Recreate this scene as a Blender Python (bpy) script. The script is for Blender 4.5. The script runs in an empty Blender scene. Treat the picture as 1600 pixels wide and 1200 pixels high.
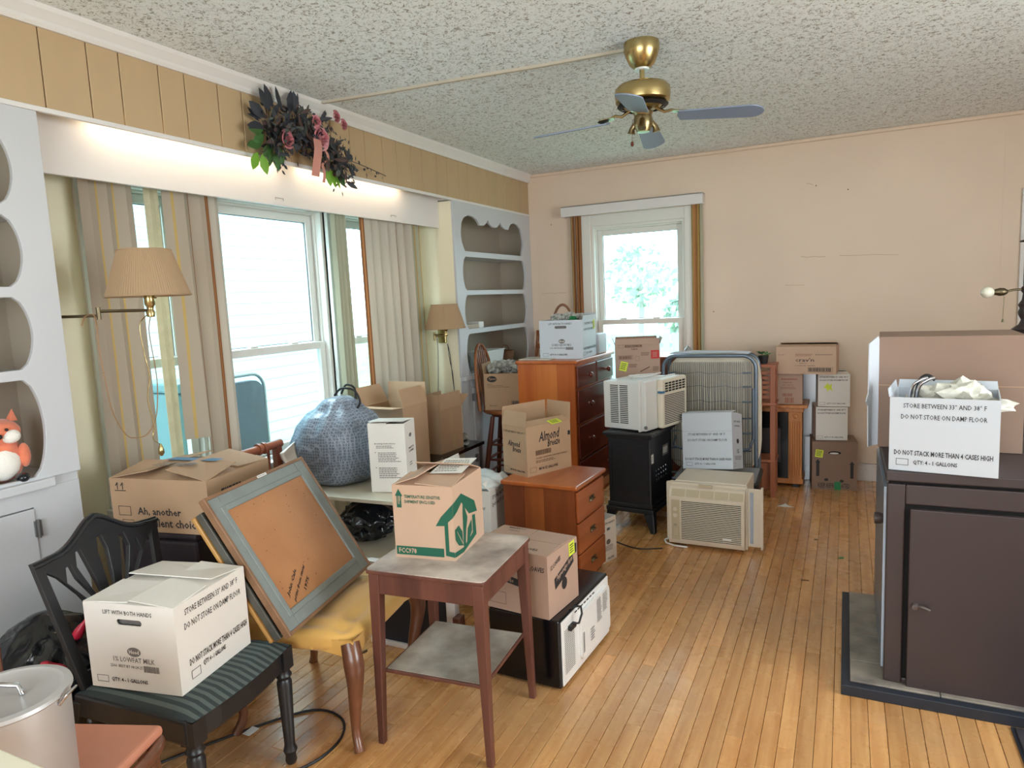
import bpy, bmesh, math, random
from mathutils import Vector, Matrix, noise
from mathutils.geometry import tessellate_polygon
R = math.radians
rnd = random.Random(7)
sc = bpy.context.scene
col = sc.collection

# ------------------------------------------------------------------ camera
cd = bpy.data.cameras.new('camera'); cam = bpy.data.objects.new('camera', cd); col.objects.link(cam)
cd.sensor_width = 36.0; cd.lens = 1074.35 / 1600 * 36; cd.clip_start = 0.05
yaw, pitch, roll = -0.45440419, -0.12102372, -0.04588267
cy_, sy_, cp_, sp_ = math.cos(yaw), math.sin(yaw), math.cos(pitch), math.sin(pitch)
fwd = Vector((sy_*cp_, cy_*cp_, sp_)); rt = Vector((cy_, -sy_, 0)); up = rt.cross(fwd)
cr_, sr_ = math.cos(roll), math.sin(roll)
r2 = rt*cr_ + up*sr_; u2 = up*cr_ - rt*sr_
m3 = Matrix((r2, u2, -fwd)).transposed()
cam.matrix_world = Matrix.Translation((0, 0, 1.562)) @ m3.to_4x4()
sc.camera = cam

# ------------------------------------------------------------------ world, lights, exposure
w = bpy.data.worlds.new('sky'); sc.world = w; w.use_nodes = True
wn = w.node_tree.nodes; wl = w.node_tree.links
bg = wn['Background']; bg.inputs['Color'].default_value = (0.78, 0.93, 1.0, 1); bg.inputs['Strength'].default_value = 5.6
sc.view_settings.view_transform = 'Standard'; sc.view_settings.look = 'None'
sc.view_settings.exposure = 0.12; sc.view_settings.gamma = 1.0
sc.cycles.use_denoising = True
sc.cycles.max_bounces = 10; sc.cycles.diffuse_bounces = 6; sc.cycles.transparent_max_bounces = 16
sc.cycles.sample_clamp_indirect = 6.0; sc.cycles.caustics_reflective = False; sc.cycles.caustics_refractive = False

def area(name, loc, direction, sx, sy, power, color=(1, 1, 1), portal=False, spread=180):
    l = bpy.data.lights.new(name, 'AREA'); l.shape = 'RECTANGLE'; l.size = sx; l.size_y = sy
    l.energy = power; l.color = color; l.spread = R(spread)
    if portal: l.cycles.is_portal = True
    o = bpy.data.objects.new(name, l); col.objects.link(o); o.location = loc
    o.rotation_euler = Vector(direction).to_track_quat('-Z', 'Y').to_euler()
    return o
# sky portals in the windows that are in view
area('sky_portal', (-3.10, 3.07, 1.43), (1, 0, 0), 2.6, 1.5, 1, portal=True)
area('sky_portal', (-1.66, 6.16, 1.4), (0, -1, 0), 0.9, 1.6, 1, portal=True)
# fill lamps added in unseen window openings behind and right, tilted to the ceiling
area('rear_window_fill', (-0.6, -1.42, 1.5), (0, 1, 0.42), 2.4, 1.5, 30, (1.0, 0.98, 0.97))
area('right_window_fill', (2.52, 2.0, 1.6), (-1, 0, 0.38), 2.2, 1.5, 62, (1.0, 0.98, 0.96))
# lamps added to boost the sky light, kept higher than the windows show
area('sky_fill_over_porch', (-3.9, 3.07, 3.3), (0.62, 0, -0.78), 2.8, 0.7, 210, (0.86, 0.95, 1.0))
area('sky_fill_over_garden', (-1.66, 7.4, 3.6), (0, -0.62, -0.78), 1.4, 1.0, 210, (0.9, 0.96, 1.0))

# ------------------------------------------------------------------ materials
def lin(c):
    out = []
    for v in c:
        v = v/255.0
        out.append(v/12.92 if v <= 0.04045 else ((v+0.055)/1.055)**2.4)
    return tuple(out)
MATS = {}
def mat(name, rgb, rough=0.6, metal=0.0, var=0.0, vscale=8.0, bump=0.0, bscale=60.0, stretch=None, spec=0.5,
        rgb2=None, coat=0.0, sheen=0.0, transl=0.0, alpha=None, emit=None, rndv=0.0, detail=4.0):
    if name in MATS: return MATS[name]
    m = bpy.data.materials.new(name); m.use_nodes = True
    nt = m.node_tree; N = nt.nodes; L = nt.links; b = N['Principled BSDF']
    b.inputs['Roughness'].default_value = rough; b.inputs['Metallic'].default_value = metal
    b.inputs['Specular IOR Level'].default_value = spec
    b.inputs['Coat Weight'].default_value = coat; b.inputs['Sheen Weight'].default_value = sheen
    c1 = lin(rgb); c2 = lin(rgb2) if rgb2 else tuple(x*(1-var) for x in c1)
    b.inputs['Base Color'].default_value = (*c1, 1)
    if var > 0 or rgb2 or bump > 0:
        tc = N.new('ShaderNodeTexCoord'); mp = N.new('ShaderNodeMapping')
        L.new(tc.outputs['Object'], mp.inputs['Vector'])
        if stretch: mp.inputs['Scale'].default_value = stretch
    if var > 0 or rgb2:
        nz = N.new('ShaderNodeTexNoise'); nz.inputs['Scale'].default_value = vscale; nz.inputs['Detail'].default_value = detail
        L.new(mp.outputs[0], nz.inputs['Vector'])
        rp = N.new('ShaderNodeValToRGB'); rp.color_ramp.elements[0].position = 0.35; rp.color_ramp.elements[1].position = 0.65
        rp.color_ramp.elements[0].color = (*c2, 1); rp.color_ramp.elements[1].color = (*c1, 1)
        L.new(nz.outputs['Fac'], rp.inputs[0]); L.new(rp.outputs[0], b.inputs['Base Color'])
        if rndv > 0:
            oi = N.new('ShaderNodeObjectInfo'); hs = N.new('ShaderNodeHueSaturation')
            mr = N.new('ShaderNodeMapRange'); mr.inputs[3].default_value = 1-rndv; mr.inputs[4].default_value = 1+rndv
            L.new(oi.outputs['Random'], mr.inputs[0]); L.new(mr.outputs[0], hs.inputs['Value'])
            L.new(rp.outputs[0], hs.inputs['Color']); L.new(hs.outputs[0], b.inputs['Base Color'])
    if bump > 0:
        n2 = N.new('ShaderNodeTexNoise'); n2.inputs['Scale'].default_value = bscale; n2.inputs['Detail'].default_value = 3
        L.new(mp.outputs[0], n2.inputs['Vector'])
        bp = N.new('ShaderNodeBump'); bp.inputs['Strength'].default_value = bump; bp.inputs['Distance'].default_value = 0.004
        L.new(n2.outputs['Fac'], bp.inputs['Height']); L.new(bp.outputs[0], b.inputs['Normal'])
    if emit: b.inputs['Emission Color'].default_value = (*lin(emit[0]), 1); b.inputs['Emission Strength'].default_value = emit[1]
    if transl > 0:
        out = N['Material Output']; tr = N.new('ShaderNodeBsdfTranslucent'); mx = N.new('ShaderNodeMixShader')
        tr.inputs['Color'].default_value = (*c1, 1); mx.inputs[0].default_value = transl
        L.new(b.outputs[0], mx.inputs[1]); L.new(tr.outputs[0], mx.inputs[2]); L.new(mx.outputs[0], out.inputs['Surface'])
    if alpha is not None: b.inputs['Alpha'].default_value = alpha
    MATS[name] = m; return m

def glass_mat(name, tint=(1, 1, 1), gloss=0.06):
    m = bpy.data.materials.new(name); m.use_nodes = True; nt = m.node_tree; N = nt.nodes; L = nt.links
    N.remove(N['Principled BSDF']); out = N['Material Output']
    t = N.new('ShaderNodeBsdfTransparent'); t.inputs[0].default_value = (*tint, 1)
    g = N.new('ShaderNodeBsdfGlossy'); g.inputs['Roughness'].default_value = 0.02
    fr = N.new('ShaderNodeFresnel'); fr.inputs[0].default_value = 1.45
    mx = N.new('ShaderNodeMixShader'); ge = N.new('ShaderNodeNewGeometry'); sb = N.new('ShaderNodeMath'); sb.operation = 'MULTIPLY_ADD'; sb.inputs[1].default_value = -1; sb.inputs[2].default_value = 1
    L.new(ge.outputs['Backfacing'], sb.inputs[0]); ml = N.new('ShaderNodeMath'); ml.operation = 'MULTIPLY'; L.new(sb.outputs[0], ml.inputs[0]); L.new(fr.outputs[0], ml.inputs[1])
    L.new(ml.outputs[0], mx.inputs[0]); L.new(t.outputs[0], mx.inputs[1]); L.new(g.outputs[0], mx.inputs[2])
    L.new(mx.outputs[0], out.inputs['Surface']); MATS[name] = m; return m

def wood(name, a, b_, axis='x', rough=0.45, scale=14.0, coat=0.0, rndv=0.0, bump=0.05):
    st = {'x': (0.08, 1, 1), 'y': (1, 0.08, 1), 'z': (1, 1, 0.08)}[axis]
    return mat(name, a, rough, rgb2=b_, vscale=scale, stretch=st, coat=coat, rndv=rndv, bump=bump, bscale=scale*3, detail=8)

# ------------------------------------------------------------------ mesh building
class MB:
    def __init__(s): s.v = []; s.f = []; s.m = []
    def add(s, vs, fs, mi=0, M=None):
        b = len(s.v)
        s.v += [tuple(M @ Vector(v)) if M else tuple(v) for v in vs]
        s.f += [tuple(i+b for i in f) for f in fs]; s.m += [mi]*len(fs); return s
    def box(s, x0, y0, z0, x1, y1, z1, mi=0, M=None):
        vs = [(x0, y0, z0), (x1, y0, z0), (x1, y1, z0), (x0, y1, z0), (x0, y0, z1), (x1, y0, z1), (x1, y1, z1), (x0, y1, z1)]
        return s.add(vs, [(0, 3, 2, 1), (4, 5, 6, 7), (0, 1, 5, 4), (1, 2, 6, 5), (2, 3, 7, 6), (3, 0, 4, 7)], mi, M)
    def cbox(s, cx, cy, cz, sx, sy, sz, mi=0, M=None):
        return s.box(cx-sx/2, cy-sy/2, cz-sz/2, cx+sx/2, cy+sy/2, cz+sz/2, mi, M)
    def taper(s, p, q, a, b, mi=0, M=None):       # square bar from p to q with half sides a, b (tuples)
        p, q = Vector(p), Vector(q)
        vs = [(p.x-a[0], p.y-a[1], p.z), (p.x+a[0], p.y-a[1], p.z), (p.x+a[0], p.y+a[1], p.z), (p.x-a[0], p.y+a[1], p.z),
              (q.x-b[0], q.y-b[1], q.z), (q.x+b[0], q.y-b[1], q.z), (q.x+b[0], q.y+b[1], q.z), (q.x-b[0], q.y+b[1], q.z)]
        fs = [(0, 3, 2, 1), (4, 5, 6, 7), (0, 1, 5, 4), (1, 2, 6, 5), (2, 3, 7, 6), (3, 0, 4, 7)]
        if q.z < p.z: fs = [f[::-1] for f in fs]
        return s.add(vs, fs, mi, M)
    def tube(s, pts, r, n=8, mi=0, M=None, closed=False):
        pts = [Vector(p) for p in pts]; k = len(pts); rr = r if isinstance(r, (list, tuple)) else [r]*k
        vs = []; prev = None
        for i, p in enumerate(pts):
            a = pts[(i-1) % k] if (closed or i > 0) else p; c = pts[(i+1) % k] if (closed or i < k-1) else p
            t = (c-a).normalized() if (c-a).length > 1e-9 else Vector((0, 0, 1))
            if prev is None: prev = t.orthogonal().normalized()
            prev = (prev - t*prev.dot(t)); prev = prev.normalized() if prev.length > 1e-6 else t.orthogonal().normalized()
            bt = t.cross(prev)
            vs += [tuple(p + (prev*math.cos(2*math.pi*j/n) + bt*math.sin(2*math.pi*j/n))*rr[i]) for j in range(n)]
        fs = []
        for i in range(k if closed else k-1):
            for j in range(n):
                a, b_ = i*n+j, i*n+(j+1) % n; c, d = ((i+1) % k)*n+(j+1) % n, ((i+1) % k)*n+j
                fs.append((a, b_, c, d))
        if not closed: fs += [tuple(range(n))[::-1], tuple((k-1)*n+j for j in range(n))]
        return s.add(vs, fs, mi, M)
    def lathe(s, prof, n=20, mi=0, M=None, cap=True, sx=1, sy=1):
        vs = []; k = len(prof)
        for r, z in prof: vs += [(r*math.cos(2*math.pi*j/n)*sx, r*math.sin(2*math.pi*j/n)*sy, z) for j in range(n)]
        fs = [(i*n+j, i*n+(j+1) % n, (i+1)*n+(j+1) % n, (i+1)*n+j) for i in range(k-1) for j in range(n)]
        if cap: fs += [tuple(range(n))[::-1], tuple((k-1)*n+j for j in range(n))]
        return s.add(vs, fs, mi, M)
    def cyl(s, p, q, r, n=16, mi=0, M=None): return s.tube([p, q], r, n, mi, M)
    def plate(s, outer, holes, t, F=None, mi=0):  # polygon with holes, extruded by t along w
        loops = [[Vector((u, v, 0)) for u, v in outer]] + [[Vector((u, v, 0)) for u, v in h] for h in holes]
        flat = [p for l in loops for p in l]; tri = tessellate_polygon(loops); n = len(flat)
        vs = [(p.x, p.y, 0) for p in flat] + [(p.x, p.y, t) for p in flat]; fs = []
        for a, b_, c in tri:
            ar = (flat[b_]-flat[a]).cross(flat[c]-flat[a]).z
            if ar < 0: a, c = c, a
            fs += [(c, b_, a), (a+n, b_+n, c+n)]
        i0 = 0
        for li, l in enumerate(loops):
            k = len(l); ar = sum(l[i].x*l[(i+1) % k].y - l[(i+1) % k].x*l[i].y for i in range(k))
            for i in range(k):
                a, b_ = i0+i, i0+(i+1) % k
                f = (a, b_, b_+n, a+n)
                if (ar < 0) != (li > 0): f = f[::-1]
                fs.append(f)
            i0 += k
        return s.add(vs, fs, mi, F)
    def build(s, name, mats, parent=None, smooth=0, bevel=0.0, loc=None, rot=None, seg=2):
        me = bpy.data.meshes.new(name); me.from_pydata(s.v, [], s.f)
        ms = mats if isinstance(mats, (list, tuple)) else [mats]
        for m in ms: me.materials.append(MATS[m] if isinstance(m, str) else m)
        if len(ms) > 1:
            for p, i in zip(me.polygons, s.m): p.material_index = i
        if smooth:
            for p in me.polygons: p.use_smooth = True
            me.set_sharp_from_angle(angle=R(smooth))
        me.validate()
        o = bpy.data.objects.new(name, me); col.objects.link(o)
        if parent: o.parent = parent
        if loc: o.location = loc
        if rot: o.rotation_euler = rot
        if bevel > 0:
            b = o.modifiers.new('bevel', 'BEVEL'); b.width = bevel; b.segments = seg; b.limit_method = 'ANGLE'; b.angle_limit = R(40)
        return o
def tag(o, label=None, cat=None, group=None, kind=None):
    if label: o['label'] = label
    if cat: o['category'] = cat
    if group: o['group'] = group
    if kind: o['kind'] = kind
    return o
def thing(name, label, cat, loc=(0, 0, 0), rz=0.0, group=None, rot=None):
    o = bpy.data.objects.new(name, None); col.objects.link(o); o.empty_display_size = 0.05
    o.location = loc; o.rotation_euler = rot if rot else (0, 0, R(rz)); return tag(o, label, cat, group)
def struct(o): o['kind'] = 'structure'; return o
def dup(o, loc=None, rz=None, label=None):
    c = o.copy(); col.objects.link(c)
    if loc: c.location = loc
    if rz is not None: c.rotation_euler = (0, 0, R(rz))
    if label: c['label'] = label
    for ch in list(o.children):
        k = ch.copy(); col.objects.link(k); k.parent = c
        for g in list(ch.children):
            q = g.copy(); col.objects.link(q); q.parent = k
    return c
def frame(O, U, V):
    U, V = Vector(U).normalized(), Vector(V).normalized(); W = U.cross(V)
    return Matrix.Translation(O) @ Matrix((U, V, W)).transposed().to_4x4()
def blob(rx, ry, rz, amp, sc_, seed=0, sub=4, fn=None, flat=None):
    bm = bmesh.new(); bmesh.ops.create_icosphere(bm, subdivisions=sub, radius=1.0)
    s = MB(); vs = []
    for v in bm.verts:
        n = v.co.normalized(); d = 1 + amp*noise.fractal(n*sc_+Vector((seed*7.3, seed, 0)), 0.9, 2.1, 4)
        p = Vector((n.x*rx*d, n.y*ry*d, n.z*rz*d))
        if fn: p = fn(p, n)
        if flat is not None and p.z < flat: p.z = flat + (p.z-flat)*0.05
        vs.append(tuple(p))
    s.add(vs, [tuple(v.index for v in f.verts) for f in bm.faces]); bm.free(); return s

# ------------------------------------------------------------------ lettering
_tc = {}
def text2d(t, bold):
    k = (t, bold)
    if k in _tc: return _tc[k]
    cu = bpy.data.curves.new('lettering', 'FONT'); cu.body = t; cu.size = 1; cu.resolution_u = 1
    cu.offset = 0.022 if bold else 0.009
    ob = bpy.data.objects.new('lettering', cu); me = ob.to_mesh()
    vs = [(v.co.x, v.co.y) for v in me.vertices]; fs = [tuple(p.vertices) for p in me.polygons]
    ob.to_mesh_clear(); bpy.data.objects.remove(ob); bpy.data.curves.remove(cu)
    x0 = min(v[0] for v in vs); x1 = max(v[0] for v in vs); y0 = min(v[1] for v in vs); y1 = max(v[1] for v in vs)
    vs = [((x-x0)/(x1-x0), (y-y0)/(y1-y0)) for x, y in vs]; _tc[k] = (vs, fs); return _tc[k]
def prints(F, W, H, items, lift=0.0006, mb=None):
    """F: frame at the face's lower left corner; items in fractions of the face; mi = material slot"""
    s = mb or MB()
    cnt = [0]
    def ad(vs, fs, mi): s.add([(u*W, v*H, lift+.0001*cnt[0]) for u, v in vs], fs, mi, F)
    for it in items:
        cnt[0] += 1
        k = it[0]
        if k in 'tTs':                         # text x0,y0,x1,y1 (T bold, s slanted)
            _, t, x0, y0, x1, y1 = it[:6]; mi = it[6] if len(it) > 6 else 0; an = it[7] if len(it) > 7 else 0
            vs, fs = text2d(t, k != 't')
            out = []
            for u, v in vs:
                if k == 's': u = (u + v*0.06)
                X, Y = (x1-x0)*u, (y1-y0)*v + an*u*(x1-x0)
                out.append((x0+X, y0+Y))
            ad(out, fs, mi)
        elif k == 'r':
            _, x0, y0, x1, y1 = it[:5]; mi = it[5] if len(it) > 5 else 0
            ad([(x0, y0), (x1, y0), (x1, y1), (x0, y1)], [(0, 1, 2, 3)], mi)
        elif k == 'o':
            _, x0, y0, x1, y1, t = it[:6]; mi = it[6] if len(it) > 6 else 0; tx, ty = t/W, t/H
            for a in ((x0, y0, x1, y0+ty), (x0, y1-ty, x1, y1), (x0, y0, x0+tx, y1), (x1-tx, y0, x1, y1)):
                ad([(a[0], a[1]), (a[2], a[1]), (a[2], a[3]), (a[0], a[3])], [(0, 1, 2, 3)], mi)
        elif k == 'b':                         # barcode
            _, x0, y0, x1, y1, n = it[:6]; mi = it[6] if len(it) > 6 else 0; x = x0; rr = random.Random(3); st = (x1-x0)/n
            while x < x1-st:
                w_ = st*rr.choice((.35, .6, .9)); ad([(x, y0), (x+w_, y0), (x+w_, y1), (x, y1)], [(0, 1, 2, 3)], mi); x += w_+st*.45
        elif k == 'p':
            _, pts = it[:2]; mi = it[2] if len(it) > 2 else 0
            tr = tessellate_polygon([[Vector((u, v, 0)) for u, v in pts]]); fs = []
            for a, b_, c in tr:
                A, B, C_ = [Vector((*pts[i], 0)) for i in (a, b_, c)]
                fs.append((a, b_, c) if (B-A).cross(C_-A).z > 0 else (c, b_, a))
            ad(pts, fs, mi)
        elif k == 'e':
            _, cx, cy, rx, ry = it[:5]; mi = it[5] if len(it) > 5 else 0
            ad([(cx+rx*math.cos(j*math.pi/10), cy+ry*math.sin(j*math.pi/10)) for j in range(20)], [tuple(range(20))], mi)
        elif k == 'l':                         # several ragged lines of small print as thin strokes
            _, x0, y0, x1, y1, n = it[:6]; mi = it[6] if len(it) > 6 else 0; rr = random.Random(n)
            for i in range(n):
                y = y1-(y1-y0)*(i+.5)/n; x = x0; e = x1-(x1-x0)*rr.random()*.25
                while x < e:
                    l = (x1-x0)*rr.uniform(.05, .13); hh = (y1-y0)/n*.22
                    ad([(x, y-hh), (min(x+l, e), y-hh), (min(x+l, e), y+hh), (x, y+hh)], [(0, 1, 2, 3)], mi); x += l+(x1-x0)*.02
    return s

# faces of a carton of size w,d,h standing on its local origin
def face(k, w, d, h):
    return {'f': (frame((-w/2, -d/2, 0), (1, 0, 0), (0, 0, 1)), w, h), 'r': (frame((w/2, -d/2, 0), (0, 1, 0), (0, 0, 1)), d, h),
            'b': (frame((w/2, d/2, 0), (-1, 0, 0), (0, 0, 1)), w, h), 'l': (frame((-w/2, d/2, 0), (0, -1, 0), (0, 0, 1)), d, h),
            't': (frame((-w/2, -d/2, h), (1, 0, 0), (0, 1, 0)), w, d)}[k]
def slot(cx, cy, rx, ry, n=6):
    pts = []
    for s_, a0 in ((1, -90), (-1, 90)):
        for i in range(n+1):
            a = R(a0+180*i/n); pts.append((cx+s_*(rx-ry)+ry*math.cos(a), cy+ry*math.sin(a)))
    return pts
def carton(name, label, loc, rz, w, d, h, m, flaps, pr=None, inks=('ink_black',), hole=None, cat='box', tape=None, rot=None, inner=None):
    t = thing(name, label, cat, loc, rz, rot=rot); th = 0.004
    b = MB()
    for k in 'frbl':
        F, W, H = face(k, w, d, h)
        hl = [slot(W/2, H*hole[1], W*0.14, H*0.035)] if hole and k in hole[0] else []
        x0, x1 = (0, W) if k in 'fb' else (th, W-th)
        b.plate([(x0, 0), (x1, 0), (x1, H), (x0, H)], hl, -th if False else th, F @ Matrix.Translation((0, 0, -th)))
    b.box(-w/2+th, -d/2+th, 0, w/2-th, d/2-th, th)
    b.build('carton_body', m, t)
    if hole:
        F, W, H = face(hole[0][0], w, d, h)
        mb = MB(); mb.plate([(W*.34, H*(hole[1]-.03)), (W*.66, H*(hole[1]-.03)), (W*.66, H*(hole[1]+.05)), (W*.34, H*(hole[1]+.05))], [], .002, F @ Matrix.Translation((0, -.003, -.014))); mb.build('handle_flap', 'ink_grey', t)
    for k, L_, ang in flaps:
        F, W, H = face(k, w, d, h); a = R(ang)
        O = F @ Vector((0, H, 0)); U = F.to_3x3() @ Vector((1, 0, 0)); Nn = F.to_3x3() @ Vector((0, 0, 1))
        V = -Nn*math.cos(a) + Vector((0, 0, 1))*math.sin(a)
        F2 = frame(O, U, V); g = 0.002
        nn = 3; mb = MB(); 
        mb.plate([(g, 0), (W-g, 0), (W-g-0.004, L_), (g+0.004, L_)], [], th*.8, F2)
        mb.build('flap', m, t)
    if tape: 
        x0, x1, y0, y1 = tape; MB().box(x0, y0, h+th, x1, y1, h+th+.0012).build('packing_tape', 'tape', t)
    if pr:
        for k, items in pr.items():
            F, W, H = face(k, w, d, h + (th*1.1 if k == 't' else 0))
            prints(F, W, H, items).build('lettering', list(inks), t)
    return t

# ================================================================== materials of the room
mat('back_wall_paint', (226, 205, 184), 0.55, var=0.06, vscale=1.3, bump=0.08, bscale=30)
mat('cream_wall', (240, 233, 206), 0.6, var=0.05, vscale=2)
mat('plank_paint', (186, 160, 124), 0.5, var=0.06, vscale=5, stretch=(1, 1, .2))
mat('white_trim', (222, 219, 217), 0.45, var=0.03, vscale=3)
mat('cabinet_white', (196, 198, 202), 0.45, var=0.03, vscale=2)
mat('cabinet_inside', (176, 163, 146), 0.6, var=0.05, vscale=2)
mat('subfloor', (60, 34, 18), 0.9)
mat('vinyl_white', (224, 224, 218), 0.35)
mat('seal_grey', (90, 98, 104), 0.5)
mat('rose_deep', (196, 118, 128), .65); mat('rubber_black', (25, 25, 28), 0.5)
mat('metal_grey', (140, 142, 146), 0.35, metal=0.8)
glass_mat('window_glass', (0.86, 0.965, 0.98))
glass_mat('clear_glass', (0.97, 0.99, 1.0))

def ceiling_material():
    m = bpy.data.materials.new('textured_ceiling'); m.use_nodes = True; nt = m.node_tree; N = nt.nodes; L = nt.links; b = N['Principled BSDF']
    tc = N.new('ShaderNodeTexCoord')
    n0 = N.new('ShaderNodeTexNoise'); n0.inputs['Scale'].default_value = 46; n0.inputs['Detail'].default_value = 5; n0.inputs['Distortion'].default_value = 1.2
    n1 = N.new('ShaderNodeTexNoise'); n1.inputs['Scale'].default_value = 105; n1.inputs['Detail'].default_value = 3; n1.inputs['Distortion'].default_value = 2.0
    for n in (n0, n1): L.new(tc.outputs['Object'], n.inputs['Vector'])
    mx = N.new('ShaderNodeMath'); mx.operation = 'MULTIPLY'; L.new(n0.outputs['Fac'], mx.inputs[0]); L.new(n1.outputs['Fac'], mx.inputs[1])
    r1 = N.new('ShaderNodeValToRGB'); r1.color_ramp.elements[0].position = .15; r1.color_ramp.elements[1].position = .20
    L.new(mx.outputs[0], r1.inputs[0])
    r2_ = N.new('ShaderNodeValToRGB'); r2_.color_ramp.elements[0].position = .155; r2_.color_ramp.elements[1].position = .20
    r2_.color_ramp.elements[0].color = (*lin((160, 152, 142)), 1); r2_.color_ramp.elements[1].color = (*lin((240, 248, 252)), 1)  # shadows of the relief painted into the base colour as darker specks
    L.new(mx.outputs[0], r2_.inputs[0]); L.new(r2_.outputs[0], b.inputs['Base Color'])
    bp = N.new('ShaderNodeBump'); bp.inputs['Strength'].default_value = 1.0; bp.inputs['Distance'].default_value = 0.0035
    L.new(r1.outputs[0], bp.inputs['Height']); L.new(bp.outputs[0], b.inputs['Normal']); b.inputs['Roughness'].default_value = 0.8
    MATS['textured_ceiling'] = m
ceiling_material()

def floor_material():
    m = bpy.data.materials.new('maple_floor'); m.use_nodes = True; nt = m.node_tree; N = nt.nodes; L = nt.links; b = N['Principled BSDF']
    tc = N.new('ShaderNodeTexCoord'); mp = N.new('ShaderNodeMapping'); mp.inputs['Scale'].default_value = (1, 0.06, 1)
    oi = N.new('ShaderNodeObjectInfo'); ad = N.new('ShaderNodeVectorMath'); ad.operation = 'ADD'
    cmb = N.new('ShaderNodeCombineXYZ'); mu = N.new('ShaderNodeMath'); mu.operation = 'MULTIPLY'; mu.inputs[1].default_value = 40
    L.new(oi.outputs['Random'], mu.inputs[0]); L.new(mu.outputs[0], cmb.inputs[0]); L.new(mu.outputs[0], cmb.inputs[2])
    L.new(tc.outputs['Object'], mp.inputs[0]); L.new(mp.outputs[0], ad.inputs[0]); L.new(cmb.outputs[0], ad.inputs[1])
    n1 = N.new('ShaderNodeTexNoise'); n1.inputs['Scale'].default_value = 28; n1.inputs['Detail'].default_value = 9; n1.inputs['Roughness'].default_value = .62
    L.new(ad.outputs[0], n1.inputs['Vector'])
    rp = N.new('ShaderNodeValToRGB'); rp.color_ramp.elements[0].position = .3; rp.color_ramp.elements[1].position = .7
    rp.color_ramp.elements[0].color = (*lin((188, 128, 72)), 1); rp.color_ramp.elements[1].color = (*lin((222, 170, 110)), 1)
    L.new(n1.outputs['Fac'], rp.inputs[0])
    hs = N.new('ShaderNodeHueSaturation'); mr = N.new('ShaderNodeMapRange'); mr.inputs[3].default_value = .82; mr.inputs[4].default_value = 1.12
    L.new(oi.outputs['Random'], mr.inputs[0]); L.new(mr.outputs[0], hs.inputs['Value']); L.new(rp.outputs[0], hs.inputs['Color'])
    # worn greyish lane where people walk
    ge = N.new('ShaderNodeNewGeometry'); wn_ = N.new('ShaderNodeTexNoise'); wn_.inputs['Scale'].default_value = 1.1; wn_.inputs['Detail'].default_value = 2
    L.new(ge.outputs['Position'], wn_.inputs['Vector'])
    wr = N.new('ShaderNodeValToRGB'); wr.color_ramp.elements[0].position = .5; wr.color_ramp.elements[1].position = .72
    L.new(wn_.outputs['Fac'], wr.inputs[0])
    mx = N.new('ShaderNodeMixRGB'); mx.inputs[2].default_value = (*lin((176, 140, 104)), 1)
    mm = N.new('ShaderNodeMath'); mm.operation = 'MULTIPLY'; mm.inputs[1].default_value = .6; L.new(wr.outputs[0], mm.inputs[0])
    L.new(mm.outputs[0], mx.inputs[0]); L.new(hs.outputs[0], mx.inputs[1]); L.new(mx.outputs[0], b.inputs['Base Color'])
    n3 = N.new('ShaderNodeTexNoise'); n3.inputs['Scale'].default_value = 9; n3.inputs['Detail'].default_value = 8; L.new(ge.outputs['Position'], n3.inputs['Vector'])
    r3 = N.new('ShaderNodeMapRange'); r3.inputs[1].default_value = .3; r3.inputs[2].default_value = .7; r3.inputs[3].default_value = .2; r3.inputs[4].default_value = .36
    L.new(n3.outputs['Fac'], r3.inputs[0]); L.new(r3.outputs[0], b.inputs['Roughness'])
    bp = N.new('ShaderNodeBump'); bp.inputs['Strength'].default_value = .12; bp.inputs['Distance'].default_value = .002
    L.new(n3.outputs['Fac'], bp.inputs['Height']); L.new(bp.outputs[0], b.inputs['Normal'])
    b.inputs['Coat Weight'].default_value = .6; b.inputs['Coat Roughness'].default_value = .24
    MATS['maple_floor'] = m
floor_material()

# ================================================================== floor, ceiling, walls
XL, YB, H = -3.02, 6.049, 2.712
XS = -2.695            # face of the soffit and the built-in cabinets
XR, YF = 2.45, -1.35
fl = struct(MB().box(XL-.1, YF-.1, -.06, XR+.1, YB+.1, -.011).build('floor', 'subfloor'))
BW = 0.0571; rp_ = random.Random(11)
cands = []
x = -0.424 - BW*46
while x < XR:
    y = YF - rp_.uniform(0, 1.0)
    while y < YB:
        ln = rp_.uniform(.7, 2.1); a, b = max(y, YF), min(y+ln, YB)
        if YB-b < .25: b = YB
        if b-a > .02 and x+BW > XL and x < XR: cands.append((max(x, XL), a, min(x+BW, XR), b))
        y = b if b == YB else y+ln
    x += BW
def plank_rank(c):
    cx, cy = (c[0]+c[2])/2, (c[1]+c[3])/2; v = Vector((cx, cy, 0)) - Vector((0, 0, 1.562)); z = v.dot(fwd)
    if z < .3: return 1e9
    vis = []
    for yy in (c[1], cy, c[3]):
        q = Vector((cx, yy, -1.562)); zz = q.dot(fwd)
        if zz > .2:
            px, py = 800+1074*q.dot(r2)/zz, 600-1074*q.dot(u2)/zz
            if 250 < px < 1650 and py < 1260: vis.append(zz)
    if not vis: return 1e6+v.length
    return min(vis) + (3 if cx < -1.9 else 0) + (3 if cx > 1.2 else 0)
cands.sort(key=plank_rank)
for c in cands[:298]:
    L_ = c[3]-c[1]; o = MB().box(-(c[2]-c[0])/2+.0008, -L_/2+.0006, -.011, (c[2]-c[0])/2-.0008, L_/2-.0006, 0).build('plank', 'maple_floor', fl, loc=((c[0]+c[2])/2, (c[1]+c[3])/2, rp_.uniform(-.0004, .0004)))
    b = o.modifiers.new('bevel', 'BEVEL'); b.width = .0012; b.segments = 1
mb = MB()
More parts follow.
